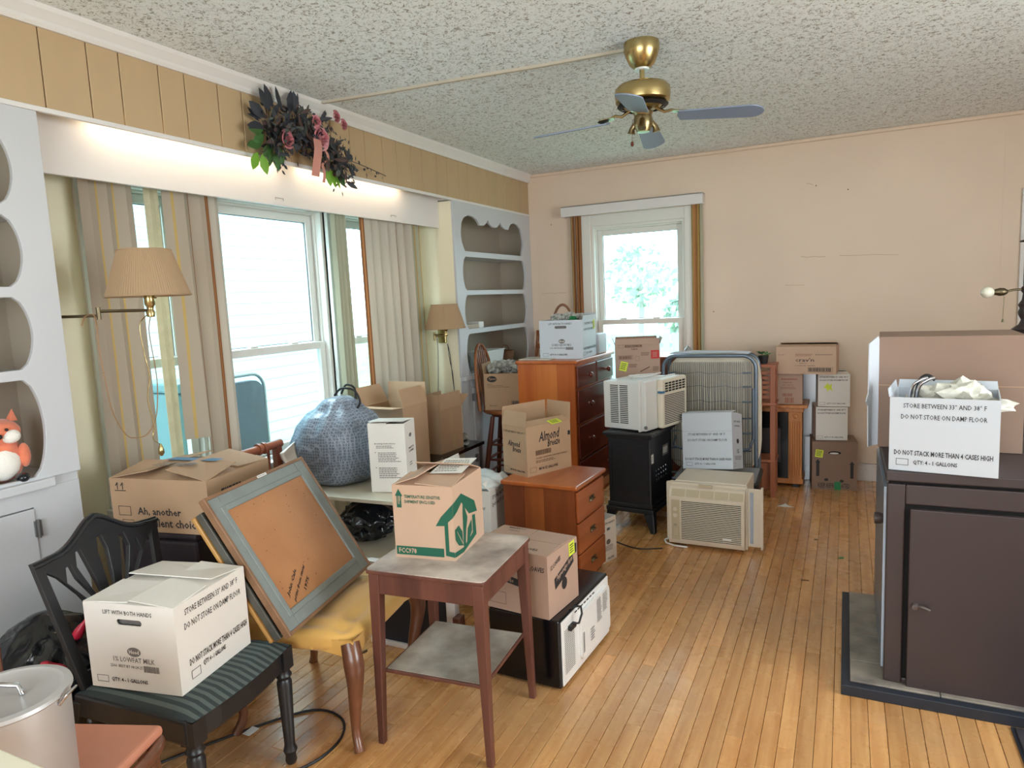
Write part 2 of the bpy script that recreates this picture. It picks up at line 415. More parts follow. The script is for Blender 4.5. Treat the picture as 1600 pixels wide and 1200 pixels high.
for c in cands[298:]: mb.box(c[0]+.0008, c[1]+.0006, -.011, c[2]-.0008, c[3]-.0006, 0)
tag(mb.build('remaining_planks', 'maple_floor', fl), kind='stuff')

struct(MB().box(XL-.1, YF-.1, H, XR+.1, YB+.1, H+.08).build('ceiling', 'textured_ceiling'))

def wall_with_holes(name, F, outer, holes, t, m):   # F maps wall plane (u,v) with w pointing outdoors
    return struct(MB().plate(outer, holes, t, F).build(name, m))
rect = lambda a, b, c, d: [(a, b), (c, b), (c, d), (a, d)]
# back wall: u = X, v = Z
BWIN = (-2.085, .62, -1.245, 2.19)
wb = wall_with_holes('wall_back', frame((0, YB+.12, 0), (1, 0, 0), (0, 0, 1)), rect(XL, 0, XR, H), [rect(*BWIN)], .12, 'back_wall_paint')
for k, xx in enumerate((-2.62, -.86, .34, 1.0)):    # faint seams of the wall panelling
    MB().box(xx-.002, YB-.0016, .14, xx+.002, YB, 2.66).build('panel_seam', 'back_wall_paint', wb)
# wall with the window bay: u = Y, v = Z, outward -X
LW = {'left': (1.99, .70, 2.50, 2.19), 'mid': (2.62, .70, 3.53, 2.19), 'right': (3.64, .70, 4.34, 2.19)}
wl_ = wall_with_holes('wall_left', frame((XL-.14, 0, 0), (0, 1, 0), (0, 0, 1)), rect(YF, 0, YB, H), [rect(*v) for v in LW.values()], .14, 'cream_wall')
struct(MB().box(XR, YF, 0, XR+.1, 1.0, H).box(XR, 3.1, 0, XR+.1, YB, H).box(XR, 1.0, 0, XR+.1, 3.1, .85).box(XR, 1.0, 2.35, XR+.1, 3.1, H).build('wall_right', 'back_wall_paint'))
struct(MB().box(XL, YF-.1, 0, -1.9, YF, H).box(.7, YF-.1, 0, XR, YF, H).box(-1.9, YF-.1, 0, .7, YF, .75).box(-1.9, YF-.1, 2.25, .7, YF, H).build('wall_front', 'back_wall_paint'))
struct(MB().box(-.02, YB-.018, 0, 1.10, YB, .14).box(-.02, YB-.024, .125, 1.10, YB, .14).build('baseboard_back', 'white_trim', bevel=.003))
struct(MB().box(XL, YB-.03, H-.03, XR, YB, H).build('trim_1', 'back_wall_paint', bevel=.012))
# door casing at the far right of the back wall
d1 = struct(MB().box(1.107, YB-.022, 0, 1.20, YB, 2.09).box(1.107, YB-.022, 2.09, 2.2, YB, 2.18).box(2.1, YB-.022, 0, 2.2, YB, 2.09).build('door_1', 'white_trim', bevel=.004))
MB().box(1.20, YB-.012, .01, 2.1, YB-.002, 2.09).build('door_panel', 'white_trim', d1)
MB().lathe([(.0, 0), (.012, 0), (.012, .03), (.028, .04), (.03, .06), (.018, .072), (0, .074)], 14, M=Matrix.Translation((2.03, YB-.012, .98)) @ Matrix.Rotation(R(90), 4, 'X')).build('door_knob', 'metal_grey', d1, smooth=40)

# soffit over the window bay, faced with vertical planks
so = struct(MB().box(XL, YF, 2.43, XS-.014, YB, H).box(XL, YF, 2.344, XS-.014, 1.628, 2.43).box(XL, 4.634, 2.344, XS-.014, YB, 2.43).box(XL, 1.628, 2.344, -2.842, 4.634, 2.43).build('soffit', 'white_trim'))
seams = [YF, YF+.35, -.62, -.3, 0, .17, .36, .50, .68, .83, 1.0, 1.16, 1.33, 1.509, 1.67, 1.85, 1.985, 2.167, 2.299, 2.483, 2.627, 2.807, 2.944, 3.13, 3.28, 3.452, 3.593, 3.777, 3.931,
         4.104, 4.239, 4.433, 4.577, 4.747, 4.887, 5.076, 5.209, 5.396, 5.556, 5.70, 5.87, YB]
for a, b in zip(seams, seams[1:]):
    MB().box(XS-.014, a+.0022, 2.352, XS, b-.0022, 2.70).build('plank', 'plank_paint', so, bevel=.0025, seg=1)
tr = MB()
prof = [(XS, 2.64), (XS+.012, 2.64), (XS+.02, 2.652), (XS+.02, 2.665), (XS+.045, 2.695), (XS+.05, H), (XS-.012, H)]
vs = [(x, y, z) for y in (YF, YB) for x, z in prof]; n = len(prof)
tr.add(vs, [(i, i+n, (i+1) % n+n, (i+1) % n) for i in range(n)] + [tuple(range(n)), tuple(range(2*n-1, n-1, -1))])
struct(tr.build('trim_2', 'white_trim'))
struct(MB().box(XS-.014, YF, 2.334, XS+.006, YB, 2.353).build('trim_3', 'white_trim', bevel=.003))
# valance board in the bay and its fluorescent strip light
va = struct(MB().box(-2.84, 1.632, 2.138, -2.82, 4.628, 2.429).build('trim_4', 'white_trim', bevel=.002))
mat('lamp_tube', (255, 240, 215), emit=((255, 226, 180), 4.0)); mat('fixture_white', (225, 222, 215), .4)
for k, (a, b) in enumerate(((1.85, 3.0), (3.06, 4.15))):
    t = thing('strip_light', ['fluorescent strip light under the soffit left of the hanging flowers', 'fluorescent strip light under the soffit right of the hanging flowers'][k], 'light', (-2.765, (a+b)/2, 2.429), group='strip lights over the valance')
    L_ = b-a
    MB().box(-.03, -L_/2, -.022, .03, L_/2, 0).build('housing', 'fixture_white', t)
    MB().tube([(0, -L_/2+.03, -.032), (0, L_/2-.03, -.032)], .0095, 10).build('tube', 'lamp_tube', t)
    for s_ in (-1, 1): MB().cbox(0, s_*(L_/2-.018), -.03, .02, .02, .034).build('socket', 'fixture_white', t)
    la = area('strip_light_glow', (-2.765, (a+b)/2, 2.378), (-.25, 0, -1), L_-.1, .03, 1.25, (1.0, .82, .60)); 
# little hooks left in the valance
for y in (2.95, 4.02):
    MB().tube([(-2.812, y-.03, 2.165), (-2.812, y-.03, 2.178), (-2.812, y+.03, 2.178), (-2.812, y+.03, 2.165)], .0015, 5).build('hook', 'metal_grey', va)

# ------------------------------------------------------------------ windows
def window(name, F, W, Hh, rail, fw=.045, tm='vinyl_white'):
    """F: lower left corner of the opening seen from inside, w towards the room"""
    P = MB(); d0, d1 = -.10, .0
    def ring(mb, x0, y0, x1, y1, t, a, b):
        for q in ((x0, y0, x0+t, y1), (x1-t, y0, x1, y1), (x0+t, y0, x1-t, y0+t), (x0+t, y1-t, x1-t, y1)): mb.box(q[0], q[1], a, q[2], q[3], b, 0, F)
    ring(P, 0, 0, W, Hh, .022, -.13, .0); ring(P, .022, .022, W-.022, Hh-.022, .014, -.11, -.075); ring(P, .022, .022, W-.022, Hh-.022, .012, -.055, -.045)
    o = struct(P.build(name, tm, bevel=.002, seg=1))
    s = MB(); ring(s, .036, rail-.02, W-.036, Hh-.036, fw, -.105, -.07); s.build('upper_sash', tm, o, bevel=.003)
    s = MB(); ring(s, .03, .024, W-.03, rail+.02, fw, -.065, -.03); s.build('lower_sash', tm, o, bevel=.003)
    MB().box(.036+fw-.004, rail-.02+fw-.004, -.09, W-.036-fw+.004, Hh-.036-fw+.004, -.087, 0, F).build('pane', 'window_glass', o)
    MB().box(.03+fw-.004, .024+fw-.004, -.05, W-.03-fw+.004, rail+.02-fw+.004, -.047, 0, F).build('pane', 'window_glass', o)
    s = MB(); ring(s, .036+fw-.004, rail-.02+fw-.004, W-.036-fw+.004, Hh-.036-fw+.004, .008, -.086, -.080); s.build('seal', 'seal_grey', o)
    for u in (W*.32, W*.68): MB().box(u-.03, rail+.02, -.06, u+.03, rail+.032, -.036, 0, F).build('sash_lock', tm, o, bevel=.003)
    return o
E4 = lambda O, U: frame(O, U, (0, 0, 1))
for n, k in ((1, 'left'), (2, 'mid'), (3, 'right')):
    a, z0, b, z1 = LW[k]
    # seen from inside the wall faces +X; u runs along +Y, w = U x V = +X
    o = window('window_%d' % n, E4((XL, a, z0), (0, 1, 0)), b-a, z1-z0, 1.335-z0)
    cz = MB().box(XL, a-.055, z0-.02, XL+.018, a, 2.24).box(XL, b, z0-.02, XL+.018, b+.055, 2.24).box(XL, a-.055, z1, XL+.018, b+.055, 2.25)
    cz.build('casing', 'vinyl_white', o, bevel=.003)
    MB().box(XL-.02, a-.07, z0-.035, XL+.06, b+.07, z0).build('sill', 'white_trim', o, bevel=.006)
# jamb strip with screw heads beside the middle window
jm = MB().box(XL, 3.53, .70, XL+.04, 3.60, 2.22).build('jamb_board', 'vinyl_white', bpy.data.objects['window_2'], bevel=.003)
mbs = MB()
for z in (2.02, 1.62, 1.26): mbs.cyl((XL+.04, 3.565, z), (XL+.0415, 3.565, z), .007, 10)
mbs.build('screw', 'rubber_black', bpy.data.objects['window_2'])
a, z0, b, z1 = BWIN
o = window('window_4', E4((a, YB, z0), (1, 0, 0)), b-a, z1-z0-.0, 1.325-z0)
# frame() gives w = U x V = -Y (towards the room)
MB().box(-2.175, YB-.02, .55, -2.09, YB, 2.29).box(-1.245, YB-.02, .55, -1.16, YB, 2.29).box(-2.09, YB-.016, 2.19, -1.245, YB, 2.29).build('casing', 'vinyl_white', o, bevel=.003)
MB().box(-2.2, YB-.06, .575, -1.13, YB+.02, .61).build('sill', 'white_trim', o, bevel=.005)
struct(MB().box(-2.335, YB-.11, 2.285, -1.075, YB-.09, 2.375).box(-2.335, YB-.09, 2.285, -2.315, YB, 2.375).box(-1.095, YB-.09, 2.285, -1.075, YB, 2.375).box(-2.335, YB-.11, 2.365, -1.075, YB, 2.375).build('trim_5', 'white_trim', bevel=.003))

# ------------------------------------------------------------------ built-in shelves on both sides of the bay
def bulge(a, b, z0, z1, k=.055, r=.06):
    """opening between two shelves: narrow at the shelves, swelling at the sides"""
    pts = []; n = 14
    for i in range(n+1):
        t = i/n; s_ = math.sin(math.pi*t)**.55; pts.append((b+k*s_, z0+(z1-z0)*t))
    for i in range(n+1):
        t = 1-i/n; s_ = math.sin(math.pi*t)**.55; pts.append((a-k*s_, z0+(z1-z0)*t))
    return pts
scal = [(4.789, 1.962), (4.745, 2.029), (4.734, 2.096), (4.754, 2.177), (4.794, 2.221), (4.868, 2.244), (4.94, 2.241), (5.001, 2.223), (5.036, 2.2), (5.052, 2.179), (5.125, 2.184),
        (5.174, 2.205), (5.204, 2.237), (5.228, 2.205), (5.285, 2.182), (5.346, 2.181), (5.4, 2.203), (5.432, 2.236), (5.463, 2.202), (5.514, 2.184), (5.588, 2.181), (5.612, 2.213),
        (5.645, 2.235), (5.702, 2.247), (5.78, 2.239), (5.841, 2.21), (5.876, 2.145), (5.891, 2.064), (5.847, 1.962)]
FX = frame((XS-.018, 0, 0), (0, 1, 0), (0, 0, 1))     # w = +X
def builtin(label, y0, y1, top, sh, sx, mirror_side):
    t = thing('shelf_cabinet', label, 'cabinet', (0, 0, 0))
    a, b = y0+.16, y1-.19
    if mirror_side: a, b = y0+.13, y1-.165
    zs = sh; holes = [top]
    for q0, q1 in zip(zs[1:], zs): holes.append(bulge(a, b, q0+.012, q1-.026))
    MB().plate(rect(y0, .98, y1, 2.334), holes, .018, FX).build('face_frame', 'cabinet_white', t, bevel=.002, seg=1)
    for z in zs[:-1]:
        MB().box(XL+.004, y0+.02, z-.02, XS-.003, y1-.004, z).build('shelf', 'cabinet_white', t, bevel=.003)
    MB().box(XL+.004, y0+.019, .945, XS-.018, y1-.022, .98).box(XS-.018, y0+(.11 if mirror_side else .02), .947, XS+.024, y1-(.11 if mirror_side else .004), .981).build('ledge', 'cabinet_white', t, bevel=.004)
    MB().box(XL+.001, y0+.02, .98, XL+.006, (y0+y1)/2-.001, 2.33).build('back_panel', 'cabinet_inside', t)
    MB().box(XL+.001, (y0+y1)/2+.001, .98, XL+.006, y1-.002, 2.33).build('back_panel', 'cabinet_inside', t)
    for q in ((y0, y0+.018), (y1-.02, y1-.001)): MB().box(XL+.006, q[0], .0, XS-.018, q[1], 2.334).build('side_panel', 'cream_wall' if q[0] == y0 else 'cabinet_inside', t)
    # doors below
    mid = (y0+y1)/2
    MB().box(XS-.03, y0+.005, .10, XS-.012, y0+.18, .945).box(XS-.03, y1-.18, .10, XS-.012, y1-.005, .945).box(XS-.03, y0+.18, .88, XS-.012, y1-.18, .945).box(XS-.03, y0+.005, .945, XS-.0175, y1-.005, .98).box(XS-.03, y0+.005, .0, XS-.012, y1-.005, .1).build('face_rail', 'cabinet_white', t)
    nd = 4; ww = (y1-y0-.36)/nd
    for i in range(nd):
        q = y0+.18+ww*i
        MB().box(XS-.026, q+.003, .105, XS-.004, q+ww-.003, .876).build('door_board', 'cabinet_white', t, bevel=.003)
    for q in (y0+.18, y1-.18):
        for z in (.30, .80):
            MB().box(XS-.012, q-.012, z-.03, XS+.004, q+.012, z+.03).cyl((XS+.004, q, z-.035), (XS+.004, q, z+.035), .005, 8).build('hinge', 'metal_grey', t)
    return t
builtin('white built-in shelves with scalloped top in the far corner beside the window bay', 4.632, 6.047, scal, [1.945, 1.645, 1.337, .98], XS, False)
ny = 1.63
ntop = bulge(.38, 1.465, 1.984, 2.235)
builtin('white built-in shelves holding the plush toy at the left edge of the picture', .23, ny, ntop, [1.972, 1.68, 1.38, .98], XS, True)
# ------------------------------------------------------------------ outdoors seen through the panes
mat('siding', (178, 208, 220), .6, var=.04, vscale=3); mat('lawn', (150, 178, 140), .9, var=.4, vscale=3); mat('foliage_out', (212, 226, 212), .8, var=.4, vscale=4)  # leaf colour paled to carry outdoor overexposure and haze
mat('porch_grey', (170, 178, 180), .7); mat('teal_plastic', (92, 120, 124), .5); mat('chair_grey', (88, 92, 102), .7, var=.1); mat('trunk', (170, 165, 160), .9)
tag(MB().box(-30, -8, -.9, 12, 40, -.8).build('lawn', 'lawn'), kind='structure')
tag(MB().box(-5.35, .6, -.8, XL-.15, 5.8, -.12).build('porch_deck', 'porch_grey'), kind='structure')
ho = thing('neighbouring_house', 'pale clapboard house wall seen through the bay window', 'house', (-5.4, 3.6, -.8))
MB().box(-3.0, -2.6, 0, -.02, 2.6, 5.2).build('wall_core', 'siding', ho)
for i in range(44):
    z = .1+i*.112; MB().add([(0, -2.6, z), (0, 2.6, z), (.006, 2.6, z+.118), (.006, -2.6, z+.118), (.012, -2.6, z), (.012, 2.6, z)], [(0, 3, 2, 1), (4, 5, 2, 3), (0, 1, 5, 4), (0, 4, 3), (1, 2, 5)]).build('clapboard', 'siding', ho)
for q in (2.48, ): MB().box(.0, q, 0.05, .05, q+.12, 4.9).build('corner_board', 'vinyl_white', ho)
MB().box(.0, -.75, 0.05, .05, -.63, 3.35).build('corner_board', 'vinyl_white', ho)
pc = thing('patio_chair', 'grey rounded high-backed patio chair outside the bay window', 'chair', (-3.62, 3.20, -.15))
def rr(w, h, r, n=5):
    out = []
    for cx, cy, a0 in ((w/2-r, r, -90), (w/2-r, h-r, 0), (-w/2+r, h-r, 90), (-w/2+r, r, 180)):
        for i in range(n+1): a = R(a0+90*i/n); out.append((cx+r*math.cos(a), cy+r*math.sin(a)))
    return out
MB().plate(rr(.50, .78, .09), [], .05, frame((0, 0, .48), (0, 1, 0), (.0, 0, 1))).build('backrest', 'chair_grey', pc, bevel=.012)
MB().tube([(0.03, y, z+.48) for y, z in rr(.54, .82, .1)], .012, 8, closed=True).build('back_frame', 'metal_grey', pc)
MB().box(.0, -.25, .40, .42, .25, .46).build('seat', 'chair_grey', pc, bevel=.015)
for x_, y_ in ((.02, -.23), (.02, .23), (.40, -.23), (.40, .23)): MB().cyl((x_, y_, 0), (x_, y_, .45), .012, 8).build('leg', 'metal_grey', pc)
tb = thing('storage_bin', 'teal storage bin on the porch behind the striped drape', 'bin', (-3.62, 2.76, -.14))
MB().box(-.2, -.1, 0, .2, .1, 1.26).build('bin_body', 'teal_plastic', tb, bevel=.02); MB().box(-.22, -.11, 1.26, .22, .11, 1.32).build('lid', 'teal_plastic', tb, bevel=.015)
def tree(x, y, h, r, seed, lab):
    t = thing('garden_tree', lab, 'tree', (x, y, -.8))
    MB().tube([(0, 0, 0), (.1, 0, h*.4), (0, .1, h*.75)], [.16, .12, .06], 8).build('trunk', 'trunk', t)
    s = MB(); rr_ = random.Random(seed)
    for i in range(420):
        d = Vector((rr_.gauss(0, 1), rr_.gauss(0, 1), rr_.gauss(0, 1))).normalized()*r*rr_.uniform(.45, 1); c = Vector((0, 0, h*.72)) + Vector((d.x, d.y, d.z*.9))
        n_ = Vector((rr_.gauss(0, 1), rr_.gauss(0, 1), rr_.gauss(0, 1))).normalized(); u = n_.orthogonal().normalized()*.2; v = n_.cross(u).normalized()*.12
        s.add([c-u, c-v, c+u, c+v], [(0, 1, 2, 3)])
    tag(s.build('leaves', 'foliage_out', t), kind='stuff')
tree(-4.5, 22, 2.3, .8, 2, 'leafy garden tree left of centre in the back window'); tree(-3.9, 26, 2.5, .9, 5, 'leafy garden tree right of centre in the back window')
tree(-8.2, 30, 4.6, 1.7, 8, 'taller distant garden tree at the left of the back window')
fe = thing('garden_fence', 'pale garden fence low in the back window', 'fence', (-4, 15, -.8))
for i in range(32): MB().box(-3.2+i*.2, 0, 0, -3.2+i*.2+.15, .03, 1.5).build('slat', 'siding', fe)
for z in (.3, 1.2): MB().box(-3.2, .03, z, 3.2, .07, z+.08).build('rail', 'siding', fe)

# ================================================================== materials of the things
mat('ink_black', (38, 36, 38), .6); mat('ink_grey', (110, 106, 104), .6); mat('ink_green', (20, 92, 70), .6); mat('ink_blue', (70, 120, 160), .6); mat('ink_red', (196, 50, 52), .6)
mat('ink_white', (225, 220, 210), .6); mat('ink_brown', (92, 62, 44), .6); mat('ink_brick', (150, 92, 66), .6)
mat('paper_label', (232, 232, 228), .5); mat('note_yellow', (214, 226, 70), .6); mat('tape', (190, 165, 130), .25, coat=.3); mat('tape_green', (40, 130, 80), .4)
mat('cardboard', (180, 148, 118), .75, var=.07, vscale=6, bump=.05, bscale=50)
mat('cardboard_pale', (200, 168, 144), .72, var=.05, vscale=6, bump=.05, bscale=50)
mat('cardboard_dark', (142, 116, 100), .75, var=.08, vscale=5, bump=.06, bscale=40)
mat('cardboard_pink', (176, 146, 128), .72, var=.06, vscale=5)
mat('carton_white', (228, 224, 218), .5, var=.02, vscale=4); mat('carton_cool', (198, 205, 214), .5, var=.02, vscale=4)
wood('pine_orange', (196, 108, 48), (170, 84, 34), 'z', .35, 10, coat=.2); wood('pine_panel', (206, 122, 58), (184, 98, 42), 'z', .35, 9, coat=.2)
wood('cherry', (118, 52, 34), (92, 36, 24), 'y', .3, 12, coat=.3); wood('cabinet_brown', (140, 74, 38), (104, 50, 26), 'z', .4, 12); wood('cabinet_mid', (168, 96, 48), (140, 74, 36), 'z', .4, 10)
wood('cabinet_top', (186, 104, 52), (160, 82, 38), 'y', .28, 10, coat=.3); wood('drawer_front', (176, 98, 54), (148, 76, 38), 'y', .35, 12, coat=.1)
wood('table_wood', (108, 66, 54), (80, 46, 38), 'z', .42, 16, bump=.12); wood('stool_wood', (150, 92, 50), (116, 64, 34), 'z', .4, 16); wood('stool_leg', (104, 48, 30), (78, 34, 22), 'z', .4, 16)
wood('walnut', (128, 82, 58), (92, 56, 40), 'z', .3, 14, coat=.3); wood('rail_wood', (160, 92, 64), (128, 68, 46), 'y', .35, 14, coat=.2); wood('oak', (204, 138, 80), (172, 106, 58), 'z', .45, 18); wood('rack_wood', (164, 98, 66), (138, 78, 52), 'z', .5, 12)
mat('black_paint', (34, 35, 38), .35, var=.15, vscale=20, stretch=(1, 1, .2), bump=.06, bscale=40); mat('black_iron', (26, 27, 32), .42, var=.1, vscale=20); mat('black_gloss', (10, 11, 16), .18)
mat('dark_trunk', (36, 26, 34), .55); mat('stove_brown', (64, 54, 55), .42, metal=.15, var=.08, vscale=3, bump=.03, bscale=60); mat('stove_edge', (62, 52, 52), .4, metal=.2)
mat('dark_gap', (12, 10, 10), .9); mat('slate', (152, 143, 132), .5, rgb2=(104, 98, 94), vscale=7, bump=.3, bscale=14); mat('slate_dark', (62, 58, 64), .5, rgb2=(44, 44, 52), vscale=7, bump=.3, bscale=14)
mat('hearth_edge', (34, 40, 52), .55, var=.2); mat('perforated_metal', (176, 194, 214), .3, metal=.5)
mat('ac_white', (224, 224, 222), .4); mat('ac_cream', (218, 206, 188), .42); mat('ac_cream_dark', (192, 180, 152), .45); mat('ac_grille', (222, 214, 196), .4); mat('slot_dark', (46, 42, 40), .8)
mat('metal_galv', (178, 180, 184), .35, metal=.7); mat('bed_metal', (112, 124, 138), .35, metal=.6); mat('wire', (92, 94, 100), .3, metal=.7); mat('mattress', (214, 204, 186), .85, rgb2=(200, 190, 172), vscale=6)
mat('brass', (186, 166, 116), .27, metal=1.0); mat('brass_old', (150, 134, 98), .3, metal=1.0); mat('antique_brass', (112, 100, 78), .35, metal=.9); mat('lamp_cord', (150, 112, 74), .5); mat('chrome', (200, 200, 205), .12, metal=1)
mat('pleated_shade', (182, 154, 122), .85, transl=.22); mat('blade_blue', (126, 140, 166), .45, var=.06, vscale=4)
mat('drape_backlit', (190, 176, 158), .85, transl=.3, bump=.1, bscale=200); mat('drape_pale', (208, 198, 184), .85, transl=.3, bump=.1, bscale=200); mat('drape_green', (190, 190, 166), .85, transl=.3)  # taupe holds the backlit shade of the cream cloth in its colour
mat('stripe_gold', (206, 176, 112), .8, transl=.3); mat('stripe_brown', (150, 100, 60), .8, transl=.2); mat('stripe_orange', (204, 150, 100), .8, transl=.3); mat('drape_sheer', (216, 206, 178), .85, transl=.35, rgb2=(200, 190, 160), vscale=24)
mat('gold_fabric', (218, 170, 88), .7, var=.12, vscale=5, sheen=.3, bump=.1, bscale=30); mat('stripe_seat_dark', (46, 56, 58), .75, bump=.3, bscale=90); mat('stripe_seat_light', (84, 94, 92), .75, bump=.3, bscale=90)
mat('peach_leather', (206, 138, 112), .5, var=.05); mat('aluminium', (196, 194, 194), .4, metal=.35, var=.06, vscale=4); mat('alu_inside', (168, 166, 156), .4, metal=.8)
mat('frame_dark', (86, 84, 78), .4, var=.3, vscale=10)
mat('frame_grey', (132, 140, 138), .5, var=.12, vscale=12); mat('backing_board', (186, 132, 88), .42, rgb2=(172, 118, 76), vscale=4, bump=.05, bscale=20); mat('frame_copper', (140, 104, 76), .45, var=.2, vscale=20)
mat('golden_board', (196, 146, 78), .45, var=.15, vscale=6)
mat('table_paper', (208, 196, 186), .45, rgb2=(112, 96, 92), vscale=5, detail=9, bump=.05); mat('table_paper_dark', (178, 170, 158), .55, rgb2=(120, 110, 100), vscale=6, detail=9)
mat('laminate', (196, 188, 170), .4, var=.05); mat('bag_black', (16, 20, 26), .22, bump=.5, bscale=26, coat=.3); mat('bag_red', (206, 40, 70), .35, coat=.3)
mat('clear_plastic', (226, 234, 236), .12, bump=.6, bscale=22, alpha=.62); mat('pleat_white', (224, 214, 202), .6, transl=.2)
mat('newsprint', (196, 196, 188), .8, rgb2=(128, 128, 124), vscale=46, stretch=(1, .25, 1), detail=2); mat('newsprint_pale', (214, 212, 200), .8, rgb2=(190, 188, 178), vscale=26)
mat('plush_orange', (232, 130, 96), .95, sheen=.5, bump=.8, bscale=120, var=.2, vscale=20); mat('plush_white', (238, 234, 226), .95, sheen=.5, bump=.8, bscale=120)
mat('leaf_dark', (44, 48, 56), .6, rndv=.0, var=.3, vscale=14); mat('leaf_green', (60, 100, 44), .5, var=.25, vscale=14); mat('leaf_bright', (110, 160, 50), .5, transl=.3); mat('rose_pink', (222, 156, 162), .6, var=.2, vscale=30); mat('rose_dusky', (176, 108, 112), .7, var=.2, vscale=30); mat('ribbon_pink', (220, 160, 146), .5, transl=.3)
mat('twig', (70, 58, 54), .8); mat('white_plastic', (232, 232, 230), .3); mat('bulb_glass', (236, 232, 214), .15); mat('wicker', (132, 88, 62), .8, var=.3, vscale=60)
mat('green_tissue', (40, 140, 80), .5, transl=.2); mat('pot_green', (70, 120, 60), .7)

def sack_material():
    m = bpy.data.materials.new('patterned_sack'); m.use_nodes = True; nt = m.node_tree; N = nt.nodes; L = nt.links; b = N['Principled BSDF']
    tc = N.new('ShaderNodeTexCoord'); mp = N.new('ShaderNodeMapping'); mp.inputs['Scale'].default_value = (1, 1, 1)
    L.new(tc.outputs['Object'], mp.inputs[0])
    v = N.new('ShaderNodeTexVoronoi'); v.feature = 'DISTANCE_TO_EDGE'; v.inputs['Scale'].default_value = 62; v.inputs['Randomness'].default_value = .25
    wv = N.new('ShaderNodeTexWave'); wv.wave_type = 'RINGS'; wv.rings_direction = 'SPHERICAL'; wv.inputs['Scale'].default_value = 34; wv.inputs['Distortion'].default_value = 6
    L.new(mp.outputs[0], v.inputs['Vector']); L.new(mp.outputs[0], wv.inputs['Vector'])
    r = N.new('ShaderNodeValToRGB'); r.color_ramp.elements[0].position = .06; r.color_ramp.elements[1].position = .13
    r.color_ramp.elements[0].color = (*lin((142, 152, 166)), 1); r.color_ramp.elements[1].color = (*lin((88, 95, 108)), 1)
    L.new(v.outputs['Distance'], r.inputs[0])
    mx = N.new('ShaderNodeMixRGB'); mx.inputs[2].default_value = (*lin((122, 133, 150)), 1); mu = N.new('ShaderNodeMath'); mu.operation = 'MULTIPLY'; mu.inputs[1].default_value = .45
    L.new(wv.outputs['Fac'], mu.inputs[0]); L.new(mu.outputs[0], mx.inputs[0]); L.new(r.outputs[0], mx.inputs[1]); L.new(mx.outputs[0], b.inputs['Base Color'])
    b.inputs['Roughness'].default_value = .38
    n2 = N.new('ShaderNodeTexNoise'); n2.inputs['Scale'].default_value = 22; n2.inputs['Detail'].default_value = 4; L.new(tc.outputs['Object'], n2.inputs['Vector'])
    bp = N.new('ShaderNodeBump'); bp.inputs['Strength'].default_value = .5; bp.inputs['Distance'].default_value = .01; L.new(n2.outputs['Fac'], bp.inputs['Height']); L.new(bp.outputs[0], b.inputs['Normal'])
    MATS['patterned_sack'] = m
sack_material()

MILK_SIDE = [('t', 'STORE BETWEEN 33° AND 38° F', .13, .86, .88, .925), ('t', 'DO NOT STORE ON DAMP FLOOR', .11, .71, .89, .775),
             ('T', 'DO NOT STACK MORE THAN 4 CASES HIGH', .05, .215, .95, .285), ('o', .07, .075, .19, .165, .0016), ('T', 'QTY: 4 - 1 GALLONS', .235, .09, .64, .155)]
def milk_front(kind, y=.0):
    return [('t', 'LIFT WITH BOTH HANDS', .22, .885, .76, .935), ('e', .52, .46, .075, .055, 1), ('T', 'Hood', .465, .435, .575, .485, 2), ('t', kind, .28, .335, .74, .395, 1),
            ('t', '2506  BEST BY 08-24-25', .24, .265, .60, .30, 1), ('b', .61, .235, .78, .31, 22, 1), ('o', .07, .07, .20, .15, .0014), ('T', 'QTY: 4 - 1 GALLONS', .235, .085, .64, .14)]
MI = ('ink_black', 'ink_grey', 'ink_white')
def note(t, F, W, H_, x, y, w_, h_, an=8):
    s = MB(); M2 = F @ Matrix.Translation((x*W, y*H_, 0)) @ Matrix.Rotation(R(an), 4, 'Z')
    s.box(-w_/2, -h_/2, .0002, w_/2, h_/2, .0010, 0, M2); s.build('yellow_note', 'note_yellow', t)
    prints(M2 @ Matrix.Translation((-w_/2, -h_/2, .0010)), w_, h_, [('l', .12, .15, .88, .88, 4)]).build('handwriting', 'ink_black', t)

# ================================================================== cartons
# the white milk box on the black chair
SEAT = .455
carton('milk_carton', 'white milk carton with closed flaps on the striped seat of the black chair', (-1.925, 1.388, SEAT), 10.8, .325, .322, .267, 'carton_white',
       [('l', .16, 2), ('r', .16, 4), ('b', .15, 7), ('f', .15, 3)],
       {'f': milk_front('1% LOWFAT MILK'), 'r': [('t', 'STORE BETWEEN 33° AND 38° F', .13, .86, .88, .935), ('t', 'DO NOT STORE ON DAMP FLOOR', .11, .70, .91, .775), ('T', 'DO NOT STACK MORE THAN 4 CASES HIGH', .13, .265, .965, .345), ('o', .14, .10, .26, .20, .0016), ('T', 'QTY: 4 - 1 GALLONS', .30, .155, .62, .225)]},
       MI, hole=('f', .80))
